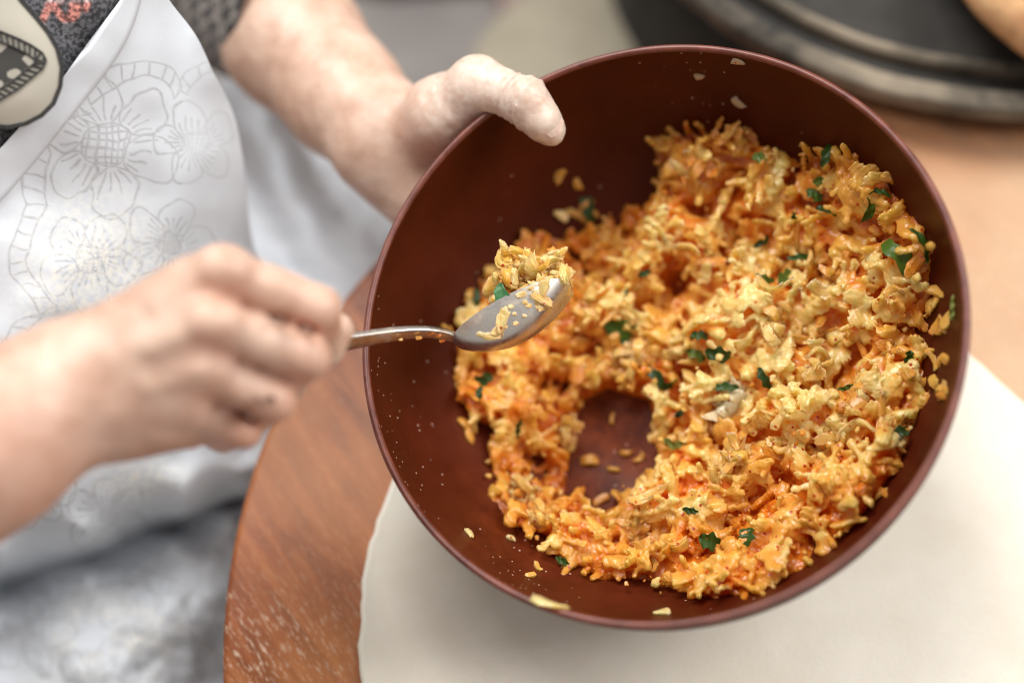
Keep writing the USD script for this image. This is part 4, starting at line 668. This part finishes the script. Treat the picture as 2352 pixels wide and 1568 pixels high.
cuts = [((500, -350), (330, 70), .86), ((590, -300), (430, 130), .835), ((652, -262), (500, 166), .812), ((688, -238), (540, 184), .802), ((690, -236), (545, 188), .801), ((686, -234), (542, 184), .805)]
rad_t = [.052, .050, .049, .048, .0475, .044]
for (a, b, tt), rt_ in zip(cuts, rad_t):
    A3, B3 = P(a[0], a[1], tt), P(b[0], b[1], tt); c = (A3 + B3) / 2; ha = (A3 - B3) / 2; hw_ = D * rt_
    rows.append(np.array([c + ha * math.cos(x) * (1 + .02 * math.sin(5 * x)) + hw_ * math.sin(x) * 1.0 for x in np.linspace(0, 2 * np.pi, 260, endpoint=False)]))
from scipy.interpolate import CubicSpline
R_ = np.array(rows); up_ = np.concatenate([CubicSpline([0, 1, 2, 3], R_[:4])(np.linspace(0, 3, 190)), R_[4:]]); v = up_.reshape(-1, 3); m_, n_ = len(up_), 260
i, j = np.meshgrid(np.arange(m_ - 1), np.arange(n_), indexing='ij'); a = i * n_ + j; b = i * n_ + (j + 1) % n_; f = np.concatenate([np.stack([a, b, b + n_], -1).reshape(-1, 3), np.stack([a, b + n_, a + n_], -1).reshape(-1, 3)])
px, py, t = PX(v); u1 = (px * .75 - py * .66) / 46; u2 = (px * .66 + py * .75) / 32; cell = np.floor(u2); uu = (u1 + .5 * (cell % 2)) % 1.0; vv = u2 % 1.0
jit = meshkit.noise(np.c_[px, py, 0 * px] / 16., 5) - .5
fleck = (np.abs((uu - .5) + (vv - .5) * .8 + jit * .5) < .27) & (np.abs(vv - .5) < .33)
obj('sleeve', (v, f), M['knit'], person, tint=np.where((fleck)[:, None], np.array([[.003, .004, .006]]), np.array([[.15, .137, .128]])))
# turned-back collar flap with overlocked edges, nearest the viewer
FP = [(-110, -80), (8, -60), (52, 0), (84, 36), (112, 70), (135, 110), (146, 155), (142, 200), (126, 240), (98, 268), (60, 288), (20, 296), (-30, 292), (-110, 280)]
FC = [(-110, -80, .565), (50, 0, .572), (112, 70, .568), (144, 155, .566), (126, 240, .568), (60, 288, .570), (-20, 294, .572), (-110, 280, .572), (60, 80, .562), (100, 150, .561), (60, 230, .560), (0, 60, .564), (-40, 250, .562), (20, 150, .562), (0, 130, .566), (-60, 150, .568)]
FC = near_(FC); (ms, X, Y) = sheet(FP, FC, 2.2, .0016)
INN = sg.Polygon([(-110, 60), (0, 72), (40, 88), (72, 104), (98, 122), (106, 138), (98, 158), (72, 180), (40, 206), (0, 230), (-110, 270)]); inn = shapely.contains_xy(INN, X, Y)
INN2 = INN.buffer(-24); inn2 = shapely.contains_xy(INN2, X, Y); ink = np.where(inn2, np.where(meshkit.fbm(np.c_[X, Y, 0 * X] / 34., 2, 3) > .47, .95, .2), np.where(inn, .35, 0.))
flp = obj('collar_flap', ms, M['flap'], person, print=ink, flour=np.zeros(len(X)))
fT = RBFInterpolator(np.array(FC)[:, :2] / 1000, np.array(FC)[:, 2], kernel='thin_plate_spline', smoothing=1e-5)
def stitches(line, inward, step, r):
    ln = sg.LineString(line).segmentize(1); L_ = ln.length; out = []
    s_ = np.arange(0, L_, step)
    def at(s, off):
        p = np.array(ln.interpolate(s).coords[0]); q = np.array(ln.interpolate(min(s + 1, L_)).coords[0]); tn = q - p; tn = tn / max(np.linalg.norm(tn), 1e-9) if np.linalg.norm(tn) > 0 else np.array([1., 0]); nn = np.array([-tn[1], tn[0]]); x, y = p + nn * off; return P(x, y, float(fT([[x / 1000, y / 1000]])[0]) - .0006)
    for s in s_[:-2]: out.append(tube([at(s, 0), at(s + step * .5, inward * .5), at(s + step, inward)], r, 5))
    out.append(tube([at(s, 0) for s in np.linspace(0, L_ - 2, 80)], r * 1.1, 6)); out.append(tube([at(s, inward) for s in np.linspace(0, L_ - 2, 80)], r * 1.0, 6)); return join(out)
obj('edge_stitching', stitches(FP[1:13], 7, 6.5, .0003), M['thread'], flp); obj('inner_stitching', stitches([(-60, 62), (0, 72), (40, 88), (72, 104), (98, 122), (106, 138), (98, 158), (72, 180), (40, 206), (0, 230), (-60, 250)], 22, 15, .00036), M['thread'], flp)
